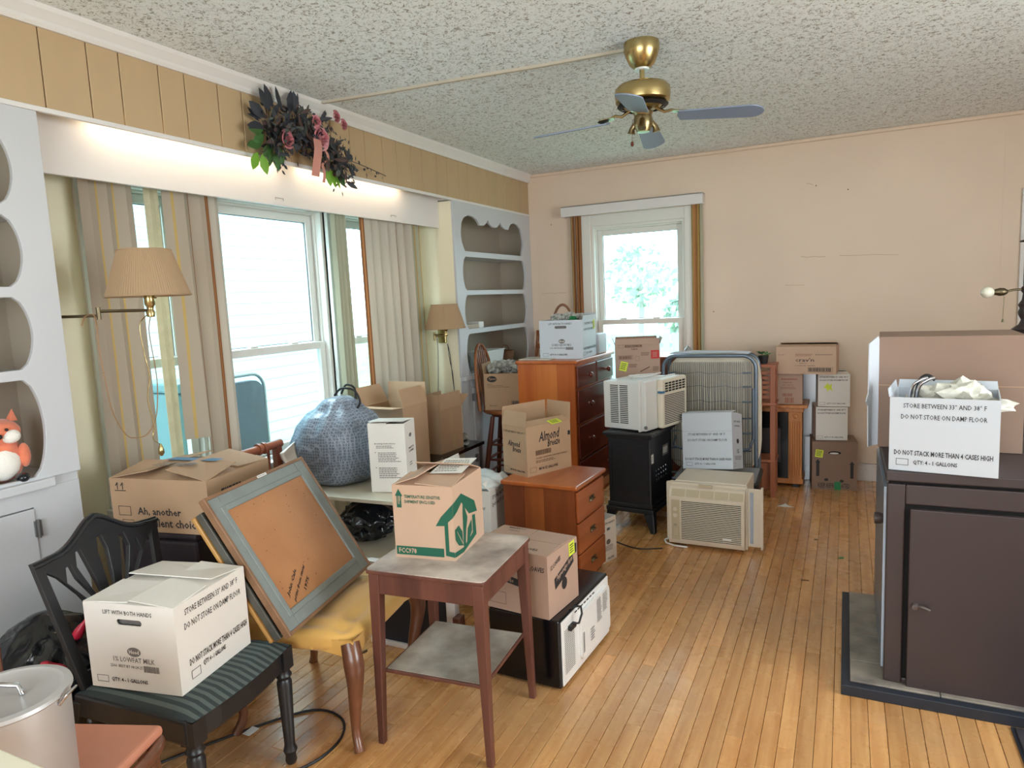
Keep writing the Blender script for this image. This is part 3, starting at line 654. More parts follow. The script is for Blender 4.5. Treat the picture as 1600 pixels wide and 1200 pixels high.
# the plant-house box on the small table
house = [('p', [(.44, .57), (.50, .60), (.58, .60), (.58, .5), (.60, .5)], 0)]
F_, W_, H_ = face('r', .233, .291, .266)
c = carton('shipping_carton', 'brown carton with green house and leaf print on the dusty side table', (-1.364, 2.126, .657), 7.9, .233, .291, .266, 'cardboard_pale',
       [('l', .10, 18), ('r', .145, 3), ('b', .118, 20), ('f', .145, 5)],
       {'f': [('p', [(.07, .765), (.13, .765), (.13, .75), (.20, .75), (.20, .765), (.07, .765)], 0)][:0] + [
            ('p', [(.045, .86), (.11, .96), (.175, .86), (.15, .86), (.15, .70), (.07, .70), (.07, .86)], 0), ('T', 'UP', .085, .74, .135, .86, 1),
            ('T', 'TEMPERATURE SENSITIVE', .20, .835, .80, .88, 0), ('T', 'SHIPMENT ENCLOSED', .20, .765, .72, .81, 0),
            ('r', .02, .045, .82, .165, 0), ('p', [(.705, .47), (.80, .60), (1, .78), (1, .60), (.90, .52), (.85, .48)], 0), ('p', [(.85, .50), (.91, .54), (.91, .13), (1, .12), (1, .05), (.85, .07)], 0), ('T', 'FCC978', .06, .07, .36, .14, 1)],
        'r': [('p', [(0, .78), (.27, .845), (.70, .61), (.78, .43), (.50, .485), (.36, .62), (.27, .72), (.12, .64), (0, .60)], 0),
              ('p', [(0, .05), (.27, .02), (.72, .11), (.70, .41), (.60, .43), (.60, .18), (.27, .09), (0, .12)], 0),
              ('p', [(.27, .10), (.29, .55), (.31, .72), (.36, .62), (.44, .46), (.38, .30), (.34, .10)], 0),
              ('p', [(.02, .42), (.15, .44), (.25, .32), (.26, .12), (.12, .17), (.03, .28)], 0), ('p', [(.25, .14), (.08, .38), (.085, .385), (.26, .15)], 1),
              ('p', [(.39, .12), (.43, .30), (.57, .38), (.57, .22), (.47, .14)], 0)]},
       ('ink_green', 'cardboard_pale'))
prints(frame((-.02, -.03, .283), (1, 0, .05), (0, 1, .12)), .13, .16, [('r', 0, 0, 1, 1, 1), ('l', .08, .1, .9, .9, 7, 0)]).build('address_label', ['ink_grey', 'paper_label'], c)
# almond drink box on the file cabinet
ALM = lambda a, b: [('s', 'Almond', .2*a+b, .62, .2*a+b+.62*a, .80, 0), ('s', 'Breeze', .45*a+b, .47, .45*a+b+.42*a, .63, 0)]
c = carton('almond_drink_carton', 'open brown almond drink carton on top of the wooden file cabinet', (-1.592, 3.552, .588), -25.3, .209, .335, .277, 'cardboard',
       [('f', .085, 78), ('r', .06, 20), ('b', .10, 95), ('l', .10, 88)],
       {'f': [('s', 'Almond', .22, .58, .72, .70), ('s', 'Breeze', .42, .47, .76, .58), ('t', 'STORE BETWEEN 33° AND 38° F', .06, .86, .92, .90), ('o', .05, .05, .22, .14, .0012), ('T', '88/ 8-1/2 GALLONS', .28, .07, .9, .115)],
        'r': [('s', 'Almond', .27, .66, .72, .86, 0, .06), ('s', 'Breeze', .46, .53, .74, .68, 0, .06), ('b', .19, .40, .54, .50, 30, 1), ('t', 'ORIGINAL UNSWEETENED ALMONDMILK BEVERAGE', .19, .325, .9, .355, 1), ('l', .19, .24, .7, .30, 2, 1), ('o', .06, .07, .2, .17, .0012), ('T', '88/ 8-1/2 GALLONS', .25, .09, .68, .15), ('r', .93, .69, .985, .78, 0)]},
       ('ink_black', 'ink_brown'))
F_, W_, H_ = face('r', .209, .335, .277)
note(c, frame((.115, .02, .278), (0, 1, 0), (-1, 0, .35)), .1, .05, .3, .3, .085, .045, 5)
for i in range(2): 
    q = thing('drink_jug', ['left white jug inside the open almond drink carton', 'right white jug inside the open almond drink carton'][i], 'jug', (-1.635+.075*i, 3.54+.09*i, .593), 0, 'white jugs in the almond drink carton')
    MB().lathe([(.03, 0), (.032, .16), (.014, .2), (.013, .245), (0, .245)], 14).build('jug_body', 'white_plastic', q, smooth=40)
# bread box on the microwave
c = carton('bread_carton', 'pale brown bread carton marked 12 loaves on the black microwave', (-1.211, 2.526, .296), -6.2, .364, .26, .259, 'cardboard_pink',
       [('l', .18, 1), ('r', .18, 1), ('b', .129, 2), ('f', .129, 2)],
       {'f': [('T', '12 LOAVES', .70, .74, .96, .82), ('p', [(.10, .55), (.35, .62), (.62, .56), (.62, .44), (.35, .50), (.10, .43)], 0), ('t', 'Farm Breads', .16, .49, .56, .55, 1), ('o', .15, .10, .45, .3, .0014)],
        'r': [('T', '12 LOAVES', .10, .74, .42, .82, 0, .25), ('p', [(.22, .40), (.20, .58), (.5, .68), (.82, .80), (.86, .64), (.55, .50)], 0), ('s', 'Pepperidge Farm', .26, .49, .80, .60, 1, .30), ('e', .52, .40, .09, .10, 0), ('r', .76, .76, .97, .92, 0)],
        't': [('T', '12 LOAVES', .52, .12, .82, .20), ('r', .16, .70, .58, .80, 0), ('T', 'WHITE 24 OZ.', .18, .715, .56, .785, 1), ('T', 'BAKERY FRESH SOFT', .12, .88, .62, .94, 0)]},
       ('ink_black', 'cardboard_pink'))
F_, W_, H_ = face('r', .364, .26, .259); note(c, F_ @ Matrix.Translation((0, 0, .001)), W_, H_, .80, .88, .05, .058, 4)
# big carton beside the window
c = carton('delivery_carton', 'large brown carton reading another excellent choice beside the window drape', (-2.41, 1.904, .73), 9.7, .457, .379, .208, 'cardboard',
       [('l', .19, 10), ('r', .19, 12), ('b', .19, 4), ('f', .185, 10)],
       {'f': [('T', 'Ah, another', .27, .30, .72, .47), ('T', 'excellent choice.', .27, .10, .92, .26), ('T', '↑↑', .06, .80, .16, .94), ('r', .05, .77, .17, .785), ('o', .07, .30, .20, .48, .002), ('o', .10, .06, .22, .22, .002)],
        'r': [('l', .2, .6, .6, .8, 2)]}, ('ink_black', 'ink_blue'))
prints(frame((-.13, -.17, .252), (1, 0, 0), (0, 1, -.04)), .28, .33, [('r', .1, .45, .95, .62, 1), ('l', .2, .1, .8, .35, 3, 0), ('b', .6, .15, .85, .3, 14, 0)]).build('address_label', ['ink_grey', 'ink_blue'], c)
# tall white box with brewing instructions
c = carton('coffee_maker_box', 'tall white box with brewing instructions beside the patterned sack', (-2.166, 2.951, .592), 16, .201, .165, .363, 'carton_white',
       [('l', .1, 0), ('r', .05, -30), ('b', .165, 4)],
       {'f': [('T', 'Brewing Instructions', .16, .70, .72, .722), ('l', .2, .64, .75, .69, 2, 1), ('e', .17, .585, .012, .007, 0), ('l', .24, .44, .86, .59, 6, 1), ('e', .17, .36, .012, .007, 0), ('l', .24, .2, .86, .37, 6, 1)],
        'r': [('T', 'MADE FOR', .3, .60, .8, .63), ('T', 'COFFEE', .3, .55, .75, .58), ('l', .3, .35, .6, .42, 2, 1), ('e', .5, .8, .12, .03, 1)]}, ('ink_black', 'ink_grey'))
# two empty cartons on the black bench, one more behind them
carton('open_carton', 'wide empty brown carton with raised corrugated back flap behind the sack', (-2.60, 3.60, .50), -1.9, .31, .26, .435, 'cardboard',
       [('f', .10, 176), ('r', .115, 72), ('b', .13, 90), ('l', .13, 118)], {'f': [('l', .1, .1, .3, .15, 1)]}, inner=None)
c = carton('open_carton', 'narrow tall brown carton with torn tape beside the wooden bar stool', (-2.64, 4.21, .50), -3, .17, .29, .315, 'cardboard',
       [('f', .11, 88), ('r', .11, 84), ('b', .13, 150), ('l', .1, 92)], {'f': [('r', .03, .60, .09, .66), ('r', .1, .2, .28, .26)]})
prints(face('r', .17, .29, .315)[0], .29, .315, [('r', .42, .45, .56, .95), ('r', .5, .05, .68, .35)]).build('packing_tape', 'tape', c)
carton('open_carton', 'small brown carton mostly hidden behind the two empty cartons', (-2.76, 3.98, .505), 8, .12, .2, .40, 'cardboard_pink', [('b', .07, 80), ('f', .05, 60), ('l', .07, 70)])
# oval-logo carton on the bar stool
c = carton('chicken_carton', 'brown carton with black oval logo on the bow-back bar stool', (-2.45, 4.945, .703), 12.8, .33, .27, .29, 'cardboard', [('l', .08, 95), ('b', .05, 95)],
       {'f': [('e', .20, .85, .12, .085, 0), ('s', 'Tyson', .11, .81, .29, .89, 1), ('t', 'FRESH', .08, .70, .2, .72), ('t', 'BONELESS SKINLESS', .08, .66, .48, .68), ('t', 'CHICKEN BREAST FILLETS WITH RIB MEAT', .08, .62, .64, .64), ('o', .66, .13, .98, .25, .0016), ('b', .68, .145, .97, .235, 22), ('t', 'KEEP FROZEN', .12, .10, .3, .13)]},
       ('ink_black', 'cardboard'))
# milk box on the dresser
c = carton('milk_carton', 'white 2% milk carton full of newspaper on the tall cherry dresser', (-1.93, 4.98, 1.107), 3, .34, .36, .29, 'carton_cool', [('b', .04, 92), ('r', .03, 100)],
       {'f': milk_front('2% REDUCED FAT MILK'), 'r': MILK_SIDE}, MI, hole=('f', .82))
F_, W_, H_ = face('r', .34, .36, .29); note(c, F_ @ Matrix.Translation((0, 0, .001)), W_, H_, .84, .84, .05, .07, 12)
# flattened-top brown carton behind the white air conditioner
c = carton('printed_carton', 'brown printed carton with red label behind the white air conditioner', (-1.445, 5.17, .90), 18, .33, .24, .29, 'cardboard_pink', [('f', .045, 78), ('l', .05, 110), ('r', .05, 112), ('b', .05, 75)],
       {'f': [('r', .22, .93, .60, .99, 0), ('T', 'AUTHENTIC DELI', .24, .943, .58, .977, 1), ('o', .07, .92, .19, 1.0, .0012), ('t', 'PREMIUM', .36, .86, .50, .90), ('o', .06, .62, .40, .72, .002), ('b', .08, .635, .38, .705, 16), ('l', .58, .70, .78, .80, 3), ('o', .45, .58, .54, .7, .0012), ('r', .80, .62, .985, .84, 2), ('l', .84, .66, .95, .80, 4, 1), ('p', [(.55, .30), (.76, .42), (.77, .40), (.56, .28)], 0), ('l', .84, .3, .98, .42, 3), ('l', .3, .4, .5, .5, 3)]},
       ('ink_brown', 'cardboard_pink', 'ink_red'))
F_, W_, H_ = face('f', .34, .24, .29); note(c, F_ @ Matrix.Translation((0, 0, .003)), W_, H_, .19, .44, .055, .07, -14)
# tilted milk box on the black trunk
c = carton('milk_carton', 'tilted white milk carton leaning on the black case before the folding bed', (-.80, 4.705, .362), 0, .33, .30, .37, 'carton_cool', [('f', .16, 8), ('b', .15, 2), ('l', .16, 0), ('r', .16, 0)],
       {'f': [('t', 'STORE BETWEEN 33° AND 38° F', .12, .60, .86, .645), ('t', 'DO NOT STORE ON DAMP FLOOR', .11, .495, .90, .54), ('T', 'DO NOT STACK MORE THAN 4 CASES HIGH', .05, .155, .97, .20), ('o', .07, .055, .20, .12, .0016), ('T', 'QTY: 4 - 1 GALLONS', .24, .07, .66, .11), ('r', 0, .675, 1, .677, 1)],
        'r': [('T', 'LIFT WITH', .2, .84, .8, .87), ('t', 'BOTH HANDS', .25, .76, .75, .79), ('e', .52, .50, .12, .045, 0), ('T', '1%', .42, .28, .62, .36), ('l', .2, .16, .9, .24, 3, 1), ('o', .1, .05, .28, .11, .0014)]}, MI, rot=(R(-12), R(-4), R(-4)))
# stack against the back wall
c = carton('refrigerated_carton', 'brown carton with two black arrows reading keep refrigerated, bottom of the back wall stack', (-.079, 5.845, 0), 5.9, .318, .29, .372, 'cardboard_dark', [('f', .14, 1), ('b', .14, 1), ('l', .14, 0), ('r', .14, 0)],
       {'f': [('p', [(.07, .57), (.13, .64), (.19, .57), (.165, .57), (.165, .28), (.095, .28), (.095, .57)], 0), ('p', [(.82, .54), (.88, .61), (.94, .54), (.915, .54), (.915, .25), (.845, .25), (.845, .54)], 0), ('T', 'THIS SIDE UP', .11, .31, .15, .315), ('t', 'KEEP REFRIGERATED', .14, .04, .84, .14), ('e', .32, .21, .045, .03, 0), ('e', .66, .19, .045, .03, 0), ('e', .50, .78, .14, .035, 2), ('e', .49, .77, .10, .018, 1)]},
       ('ink_black', 'paper_label', 'dark_gap'))
F_, W_, H_ = face('f', .318, .29, .372); note(c, F_ @ Matrix.Translation((0, 0, .001)), W_, H_, .16, .76, .055, .06, -8)
MB().box(.135*0, -.147, .0, .045, -.1452, .065).build('green_tape', 'tape_green', c, loc=(.0, .0, .0))
WS = [('T', 'STORE BETWEEN 33° AND 38° F', .05, .90, .93, .95), ('T', 'DO NOT STORE ON DAMP FLOOR', .05, .80, .93, .85), ('o', .05, .05, .22, .13, .0014), ('T', 'QTY: 9-1/2 GALLONS', .27, .065, .86, .115)]
carton('milk_carton', 'white milk carton, middle one of the back wall stack', (-.107, 5.86, .381), 8.9, .224, .25, .256, 'carton_white', [('f', .12, 0), ('b', .12, 0)], {'f': WS}, ('ink_black', 'ink_grey'))
c = carton('milk_carton', 'white milk carton with a yellow scribble, topmost of the narrow back wall stack', (-.087, 5.86, .645), 5.8, .222, .25, .245, 'carton_white', [('f', .12, 4), ('b', .12, 8)],
       {'f': WS + [('p', [(.18, .6), (.3, .74), (.36, .66), (.44, .72), (.42, .58), (.48, .48), (.36, .54), (.3, .46), (.27, .56)], 2)]}, ('ink_black', 'ink_grey', 'note_yellow'))
carton('snack_carton', 'brown carton with small dense print on the electric fireplace', (-.457, 5.80, .664), 2, .32, .25, .235, 'cardboard_pink', [('f', .12, 0), ('b', .12, 1)],
       {'f': [('l', .52, .78, .9, .88, 1), ('t', 'PREMIUM', .56, .70, .76, .74), ('t', 'MACARONI', .56, .62, .80, .66), ('l', .5, .50, .92, .58, 2), ('b', .55, .26, .8, .36, 10), ('b', .6, .04, .82, .22, 8)], 'r': [('l', .2, .5, .8, .7, 3)]}, ('ink_brick', 'ink_white'))
c = carton('cracker_carton', 'long brown carton lettered cravin on top of the back wall pile', (-.262, 5.78, .905), -3, .42, .30, .205, 'cardboard_pale', [('f', .15, 3), ('b', .15, 9), ('l', .2, 0)],
       {'f': [('t', 'crav\'n', .33, .46, .64, .60), ('t', 'Flavor', .40, .39, .52, .42), ('t', 'COOKIES AND CRACKERS', .32, .30, .66, .33), ('l', .33, .66, .64, .76, 3, 1), ('b', .55, .10, .93, .23, 24), ('o', .54, .085, .94, .245, .0016), ('l', .66, .70, .95, .74, 1), ('t', '118-1380', .03, .70, .14, .73)]}, ('ink_black', 'ink_brick'))
MB().box(-.17, -.02, .2075, -.12, .0, .2085).build('paper_label', 'paper_label', c)
# on the wood stove
c = carton('milk_carton', 'white milk carton stuffed with newspaper at the front of the brown stove', (.336, 2.972, .875), -8.1, .334, .295, .272, 'carton_cool', [('l', .03, 100), ('b', .03, 92)], {'f': MILK_SIDE}, MI)
c = thing('large_carton', 'large brown open carton behind the white milk carton on the brown stove', 'box', (.385, 3.42, .875), -2.2)
mbc = MB(); w0, d0_, h0 = .50, .36, .465
for k in 'fbr':
    F_, W_, H_ = face(k, w0, d0_, h0); x0, x1 = (0, W_) if k != 'r' else (.004, W_-.004)
    mbc.plate(rect(x0, 0, x1, H_), [], .004, F_ @ Matrix.Translation((0, 0, -.004)))
mbc.box(-w0/2, -d0_/2+.004, 0, w0/2-.004, d0_/2-.004, .004); mbc.box(-w0/2+.0, -d0_/2+.004, h0-.004, w0/2-.004, d0_/2-.004, h0); mbc.build('carton_body', 'cardboard_dark', c)
MB().plate([(0, .01), (.16, .03), (.17, .20), (.20, .22), (.165, .25), (.16, .45), (.02, .47), (0, .455)], [], .004, frame((-w0/2, -d0_/2, 0), (-.22, -1, 0), (0, 0, 1))).build('flap', 'carton_cool', c)  # pale cool flap: window light put into the cardboard's colour
MB().box(-w0/2, -d0_/2-.0012, .262, w0/2, -d0_/2-.0002, .265).build('crease', 'cardboard', c)
# white carton with a plastic bag, and the small one behind the file cabinet
c = carton('plastic_lined_carton', 'white carton with clear plastic sheet hanging out behind the green-print carton', (-1.90, 3.36, .0), 4, .30, .30, .53, 'carton_white', [('l', .14, 100), ('r', .06, 40)], {'f': [('T', 'TAKE AWAY', .6, .80, .9, .83)], 'r': [('T', 'STORE BETWEEN', .1, .9, .9, .94), ('T', 'DO NOT STORE', .1, .82, .9, .86)]})
tag(blob(.17, .15, .07, .35, 1.6, 3, 4).build('plastic_bag', 'clear_plastic', None, smooth=80, loc=(-1.90, 3.36, .53)), 'crumpled clear plastic bag on top of the white lined carton', 'bag')
carton('milk_carton', 'white milk carton on the floor just behind the wooden file cabinet', (-1.37, 3.80, 0), -17, .26, .15, .262, 'carton_white', [('l', .06, 80)], {'r': [('T', 'BOTH HANDS', .1, .87, .9, .92), ('e', .45, .46, .14, .06, 1), ('l', .15, .25, .8, .38, 4, 1), ('T', 'GALLONS', .35, .05, .8, .1)]}, MI, hole=('r', .75))

# ================================================================== black shield-back chair
T_ = Matrix.Translation
def RotM(a, ax): return Matrix.Rotation(R(a), 4, ax)
t = thing('shield_back_chair', 'black shield-back chair with striped seat holding the closed white milk carton', 'chair', (-1.925, 1.40, 0), 8)
seat = [(-.225, -.195), (.05, -.215), (.24, -.235), (.262, -.12), (.27, 0), (.262, .12), (.24, .235), (.05, .215), (-.225, .195)]
MB().plate([(x, y) for x, y in seat], [], .075, T_((0, 0, .35))).build('seat_rail', 'black_paint', t, bevel=.008)
s = MB(); nn = 26
def half(x):
    if x < .05: return .19+.02*(x+.225)/.275
    return .21+.02*(x-.05)/.19
grid = []; nx = 12; ny_ = 34
for i in range(nx+1):
    u = i/nx; x = -.218+u*.475
    for j in range(ny_+1):
        v = -1+2*j/ny_; xx = x+(.02*(1-v*v) if u > .9 else 0)*(u-.9)*10; y = half(min(x, .24))*v*.985
        ed = max(0, 1-abs(2*u-1)**5)*max(0, 1-abs(v)**6); grid.append((xx, y, .425+.032*ed**.6))
fs = [(i*(ny_+1)+j, (i+1)*(ny_+1)+j, (i+1)*(ny_+1)+j+1, i*(ny_+1)+j+1) for i in range(nx) for j in range(ny_)]
s.add(grid, fs, 0)
s.m = [(k % ny_) % 2 for k in range(len(fs))]
s.build('seat_cushion', ['stripe_seat_dark', 'stripe_seat_light'], t, smooth=60)
prof = [(.015, 0), (.02, .012), (.017, .03), (.024, .05), (.019, .065), (.0185, .075), (.026, .3), (.02, .312), (.028, .325), (.022, .335), (.024, .36)]
for y in (-.205, .205):
    M_ = T_((.235, y, 0)); MB().lathe(prof, 14, M=M_).cbox(.235, y, .385, .05, .05, .075).build('leg', 'black_paint', t, smooth=35)
for y in (-.18, .18): MB().taper((-.33, y*1.0, 0), (-.215, y, .40), (.015, .015), (.02, .018)).build('leg', 'black_paint', t, bevel=.004)
FB = T_((-.205, 0, .41)) @ RotM(-11, 'Y') @ frame((0, 0, 0), (0, 1, 0), (0, 0, 1))
top = []
for i in range(33):
    u = -1+2*i/32; a = abs(u)
    top.append((u*.232, .455+.075*math.exp(-(a/.42)**2)-.012*math.sin(math.pi*min(1, a))-.02*max(0, a-.75)*2))
outer = [(-.18, 0), (.18, 0)] + [(p[0], p[1]) for p in top[::-1]]
big = [(-.155, .07), (-.03, .06), (-.045, .14), (-.075, .22), (-.115, .30), (-.165, .375), (-.198, .405)]
hs = [big, [(-x, y) for x, y in big]]
for k, (x0, x1, yt) in enumerate(((-.022, -.125, .405), (-.012, -.082, .44), (0, 0, .46), (.012, .082, .44), (.022, .125, .405))):
    w2 = .018; sgn = 1 if x1 >= 0 else -1
    mx_, my_ = x0+(x1-x0)*.42, .25
    hs.append([(x0-.0015, .10), (x0+.0015, .10), (mx_+w2*.55, my_), (x1+w2*.95, yt-.055), (x1+w2*.3, yt-.005), (x1-w2*.6, yt-.01), (x1-w2*1.0, yt-.055), (mx_-w2*.55, my_)])
MB().plate(outer, hs, .017, FB).build('backrest', 'black_paint', t, bevel=.005)
MB().tube([FB @ Vector((u, v-.012, .019)) for u, v in top], .007, 6).build('crest_moulding', 'black_paint', t, smooth=60)

# ================================================================== dusty side table
t = thing('side_table', 'small dark red wooden side table with stained paper top under the green-print carton', 'table', (-1.292, 2.076, 0), 4.5)
MB().box(-.225, -.225, .638, .225, .225, .654).build('tabletop', 'table_wood', t, bevel=.004)
MB().plate(rr(.452, .452, .02, 3), [], .003, T_((0, -.226, .6535))).build('stained_paper', 'table_paper', t)
for a, b, c_, d in ((-.195, -.215, .195, -.195), (-.195, .195, .195, .215), (-.215, -.195, -.195, .195), (.195, -.195, .215, .195)): MB().box(a, b, .565, c_, d, .638).build('apron', 'table_wood', t, bevel=.002)
for sx_ in (-1, 1):
    for sy_2 in (-1, 1): MB().taper((sx_*.212, sy_2*.212, 0), (sx_*.198, sy_2*.198, .638), (.012, .012), (.021, .021)).build('leg', 'table_wood', t, bevel=.003)
MB().box(-.195, -.195, .262, .195, .195, .274).build('lower_shelf', 'table_wood', t, bevel=.002)
MB().box(-.187, -.187, .274, .187, .187, .2765).build('shelf_paper', 'table_paper_dark', t)

# ================================================================== file cabinet
t = thing('file_cabinet', 'small wooden cabinet with three cup-pull drawers under the almond drink carton', 'cabinet', (-1.46, 3.473, 0), -2.4)
MB().box(-.215, -.20, .03, .205, .20, .563).build('cabinet_body', 'cabinet_brown', t, bevel=.002)
for k, (a, b, m_) in enumerate(((-.215, -.09, 'cabinet_brown'), (-.088, .028, 'cabinet_mid'), (.030, .205, 'cabinet_brown'))): MB().box(a, -.203, .03, b, -.199, .562).build('side_board', m_, t)
MB().box(-.228, -.216, .563, .228, .216, .588).build('cabinet_top', 'cabinet_top', t, bevel=.008, seg=3)
MB().box(-.21, -.19, 0, .19, .19, .03).build('plinth', 'cabinet_brown', t)
for k in range(3):
    z0 = .04+k*.172; d = MB().box(.205, -.19, z0, .221, .19, z0+.164).build('drawer', 'drawer_front', t, bevel=.005)
    s = MB(); pr = []
    for i in range(9):
        a = math.pi*i/8; pr.append((math.cos(a)*.028, math.sin(a)*.022))
    vs = [(.221, y, z0+.075+z) for y, z in pr] + [(.221+.018*math.sin(math.pi*i/8)+.004, y*.9, z0+.075+z*.75) for i, (y, z) in enumerate(pr)]
    s.add(vs, [(i, i+1, 10+i, 9+i) for i in range(8)] + [(i+1, i, 9+i, 10+i) for i in range(8)]); s.box(.220, -.034, z0+.07, .2225, .034, z0+.104)
    s.build('cup_pull', 'antique_brass', d, smooth=50)

# ================================================================== tall dresser
t = thing('dresser', 'tall orange-sided dresser with cherry drawers and round wooden knobs', 'dresser', (-1.991, 5.10, 0), -1)
MB().box(-.235, -.42, .06, .225, .42, 1.08).build('dresser_body', 'pine_orange', t, bevel=.003)
for a, b, m_ in ((-.235, -.085, 'pine_orange'), (-.083, .085, 'pine_panel'), (.087, .225, 'pine_orange')): MB().box(a, -.4225, .06, b, -.419, 1.08).build('side_board', m_, t)
MB().box(-.249, -.438, 1.08, .249, .438, 1.106).build('dresser_top', 'pine_orange', t, bevel=.008, seg=3)
MB().box(-.24, -.42, 0, .22, .42, .07).build('plinth', 'pine_orange', t)
def knob(x, y, z, par): MB().lathe([(.0, 0), (.011, 0), (.009, .014), (.021, .026), (.022, .034), (.014, .044), (0, .046)], 14, M=T_((x, y, z)) @ RotM(90, 'Y')).build('knob', 'cherry', par, smooth=50)
for (a, b) in ((-.40, -.012), (.012, .40)):
    d = MB().box(.225, a, .90, .243, b, 1.06).build('drawer', 'cherry', t, bevel=.006); knob(.243, (a+b)/2, .98, d)
for k in range(3):
    z0 = .095+k*.268; d = MB().box(.225, -.40, z0, .243, .40, z0+.252).build('drawer', 'cherry', t, bevel=.006); knob(.243, -.20, z0+.13, d); knob(.243, .20, z0+.13, d)

# ================================================================== microwave, lying with its back to the room
t = thing('microwave', 'black microwave with pale rear panel on the floor under the bread carton', 'microwave', (-1.15, 2.654, .008), -2.9)
MB().box(-.165, -.266, 0, .158, .266, .286).build('housing', 'black_gloss', t, bevel=.006)
rp2 = MB().box(.158, -.255, .008, .166, .255, .278).build('rear_panel', 'ac_white', t, bevel=.004)
MB().plate(rr(.33, .215, .03), [], .012, frame((.166, .075, .035), (0, 1, 0), (0, 0, 1))).build('raised_cover', 'ac_white', t, bevel=.005)
FR_ = frame((.1665, -.255, .0), (0, 1, 0), (0, 0, 1))
s = MB(); 
for i in range(11):
    for j in range(22):
        if (i+j) % 1 == 0: s.add([(.02+i*.009, .05+j*.0085, .0), (.0255+i*.009, .05+j*.0085, 0), (.0255+i*.009, .0545+j*.0085, 0), (.02+i*.009, .0545+j*.0085, 0)], [(0, 1, 2, 3)], 0, FR_)
tag(s.build('vent_holes', 'slot_dark', t), kind='stuff')
prints(frame((.1790, -.02, .04), (0, 1, 0), (0, 0, 1)), .24, .2, [('l', .42, .45, .66, .98, 15), ('l', .70, .55, .95, .98, 12), ('l', .1, .2, .3, .5, 5)]).build('rating_label', 'ink_grey', t)
prints(frame((.1790, -.085, .05), (0, 1, 0), (0, 0, 1)), .03, .12, [('r', 0, 0, 1, 1, 1), ('b', .2, .15, .8, .9, 10, 0)]).build('serial_sticker', ['ink_black', 'paper_label'], t)
s = MB()
for i in range(7): s.cbox(.166, -.12+i*.032, .268, .004, .02, .005)
tag(s.build('vent_slots', 'slot_dark', t), kind='stuff')
MB().tube([(.165, -.17, .235), (.20, -.165, .245), (.208, -.15, .28), (.195, -.13, .30), (.17, -.13, .295), (.155, -.14, .292)], .0045, 8).cbox(.172, -.175, .23, .02, .05, .018).build('power_cord', 'rubber_black', t, smooth=60)
for y in (-.2, .2): MB().cyl((.12, y, -.008), (.12, y, 0), .012, 10).build('foot', 'rubber_black', t)
for y in (-.2, .2): MB().cyl((-.13, y, -.008), (-.13, y, 0), .012, 10).build('foot', 'rubber_black', t)

# ================================================================== air conditioners
t = thing('air_conditioner', 'white window air conditioner standing on the small black stove', 'air conditioner', (-1.258, 4.600, .668), -17)
MB().box(-.159, -.225, .006, .12, .20, .325).build('chassis', 'ac_white', t, bevel=.006)
FS = frame((-.159, -.225, 0), (1, 0, 0), (0, 0, 1)); lv = MB(); sl = MB()
for c_ in range(2):
    for i in range(21): sl.box(.055+c_*.075, .045+i*.0125, .0002, .118+c_*.075, .052+i*.0125, .0012, 0, FS); lv.box(.055+c_*.075, .052+i*.0125, .0, .118+c_*.075, .0555+i*.0125, .004, 0, FS)
tag(sl.build('louver_slots', 'slot_dark', t), kind='stuff'); tag(lv.build('louvers', 'ac_white', t), kind='stuff')
MB().box(.122, -.245, -.0, .136, .225, .338).build('mounting_flange', 'ac_white', t, bevel=.003)
MB().box(.136, -.225, .004, .17, .23, .33).build('front_collar', 'ac_white', t, bevel=.006)
MB().box(.17, -.09, .004, .215, .235, .332).build('front_bezel', 'ac_grille', t, bevel=.014, seg=3)
FG = frame((.2155, -.085, 0), (0, 1, 0), (0, 0, 1))
sl = MB()
for i in range(17): sl.box(.02, .03+i*.0118, .0, .285, .0355+i*.0118, .0015, 0, FG)
tag(sl.build('intake_slots', 'slot_dark', t), kind='stuff')
sl = MB()
for i in range(6):
    for j in range(4): sl.box(.03+i*.045, .245+j*.017, 0, .065+i*.045, .257+j*.017, .0015, 0, FG)
tag(sl.build('outlet_louvers', 'slot_dark', t), kind='stuff')
MB().box(.185, -.1, .24, .2165, -.06, .255).build('blue_sticker', 'ink_blue', t)
MB().tube([(-.05, -.05, .33), (.02, -.12, .345), (.1, -.05, .35), (.12, .05, .36), (.05, .1, .345), (-.05, .05, .338), (-.1, .0, .335)], .006, 8).build('power_cord', 'ac_white', t, smooth=60)
MB().cyl((.17, -.226, .03), (.17, -.232, .03), .012, 14).build('screw', 'metal_grey', t)

t = thing('air_conditioner', 'beige window air conditioner with horizontal grille standing on the floor', 'air conditioner', (-.735, 4.33, .0), -1)
MB().box(-.215, -.12, .0, .215, .19, .40).build('chassis', 'ac_cream', t, bevel=.006)
MB().box(-.245, -.155, .006, .225, -.115, .395).build('mounting_flange', 'ac_cream', t, bevel=.004)
s = MB(); a0, a1 = -.235, .215
vs = [(x, y, z) for x in (a0, a1) for y, z in ((-.115, .02), (-.205, .02), (-.215, .05), (-.215, .315), (-.18, .375), (-.13, .392), (-.115, .392))]
s.add(vs, [(i, i+7, (i+1) % 7+7, (i+1) % 7) for i in range(7)] + [tuple(range(6, -1, -1)), tuple(range(7, 14))]); s.build('front_cover', 'ac_cream', t, bevel=.004)
s = MB(); Fv = frame((a0, -.2150, .318), (1, 0, 0), (0, .035, .057))
for i in range(5): s.box(.018+i*.086, .004, .0003, .098+i*.086, .052, .0015, 0, Fv)
tag(s.build('outlet_vanes', 'ac_cream_dark', t), kind='stuff')
FF = frame((a0, -.2155, 0), (1, 0, 0), (0, 0, 1)); sl = MB(); lv = MB()
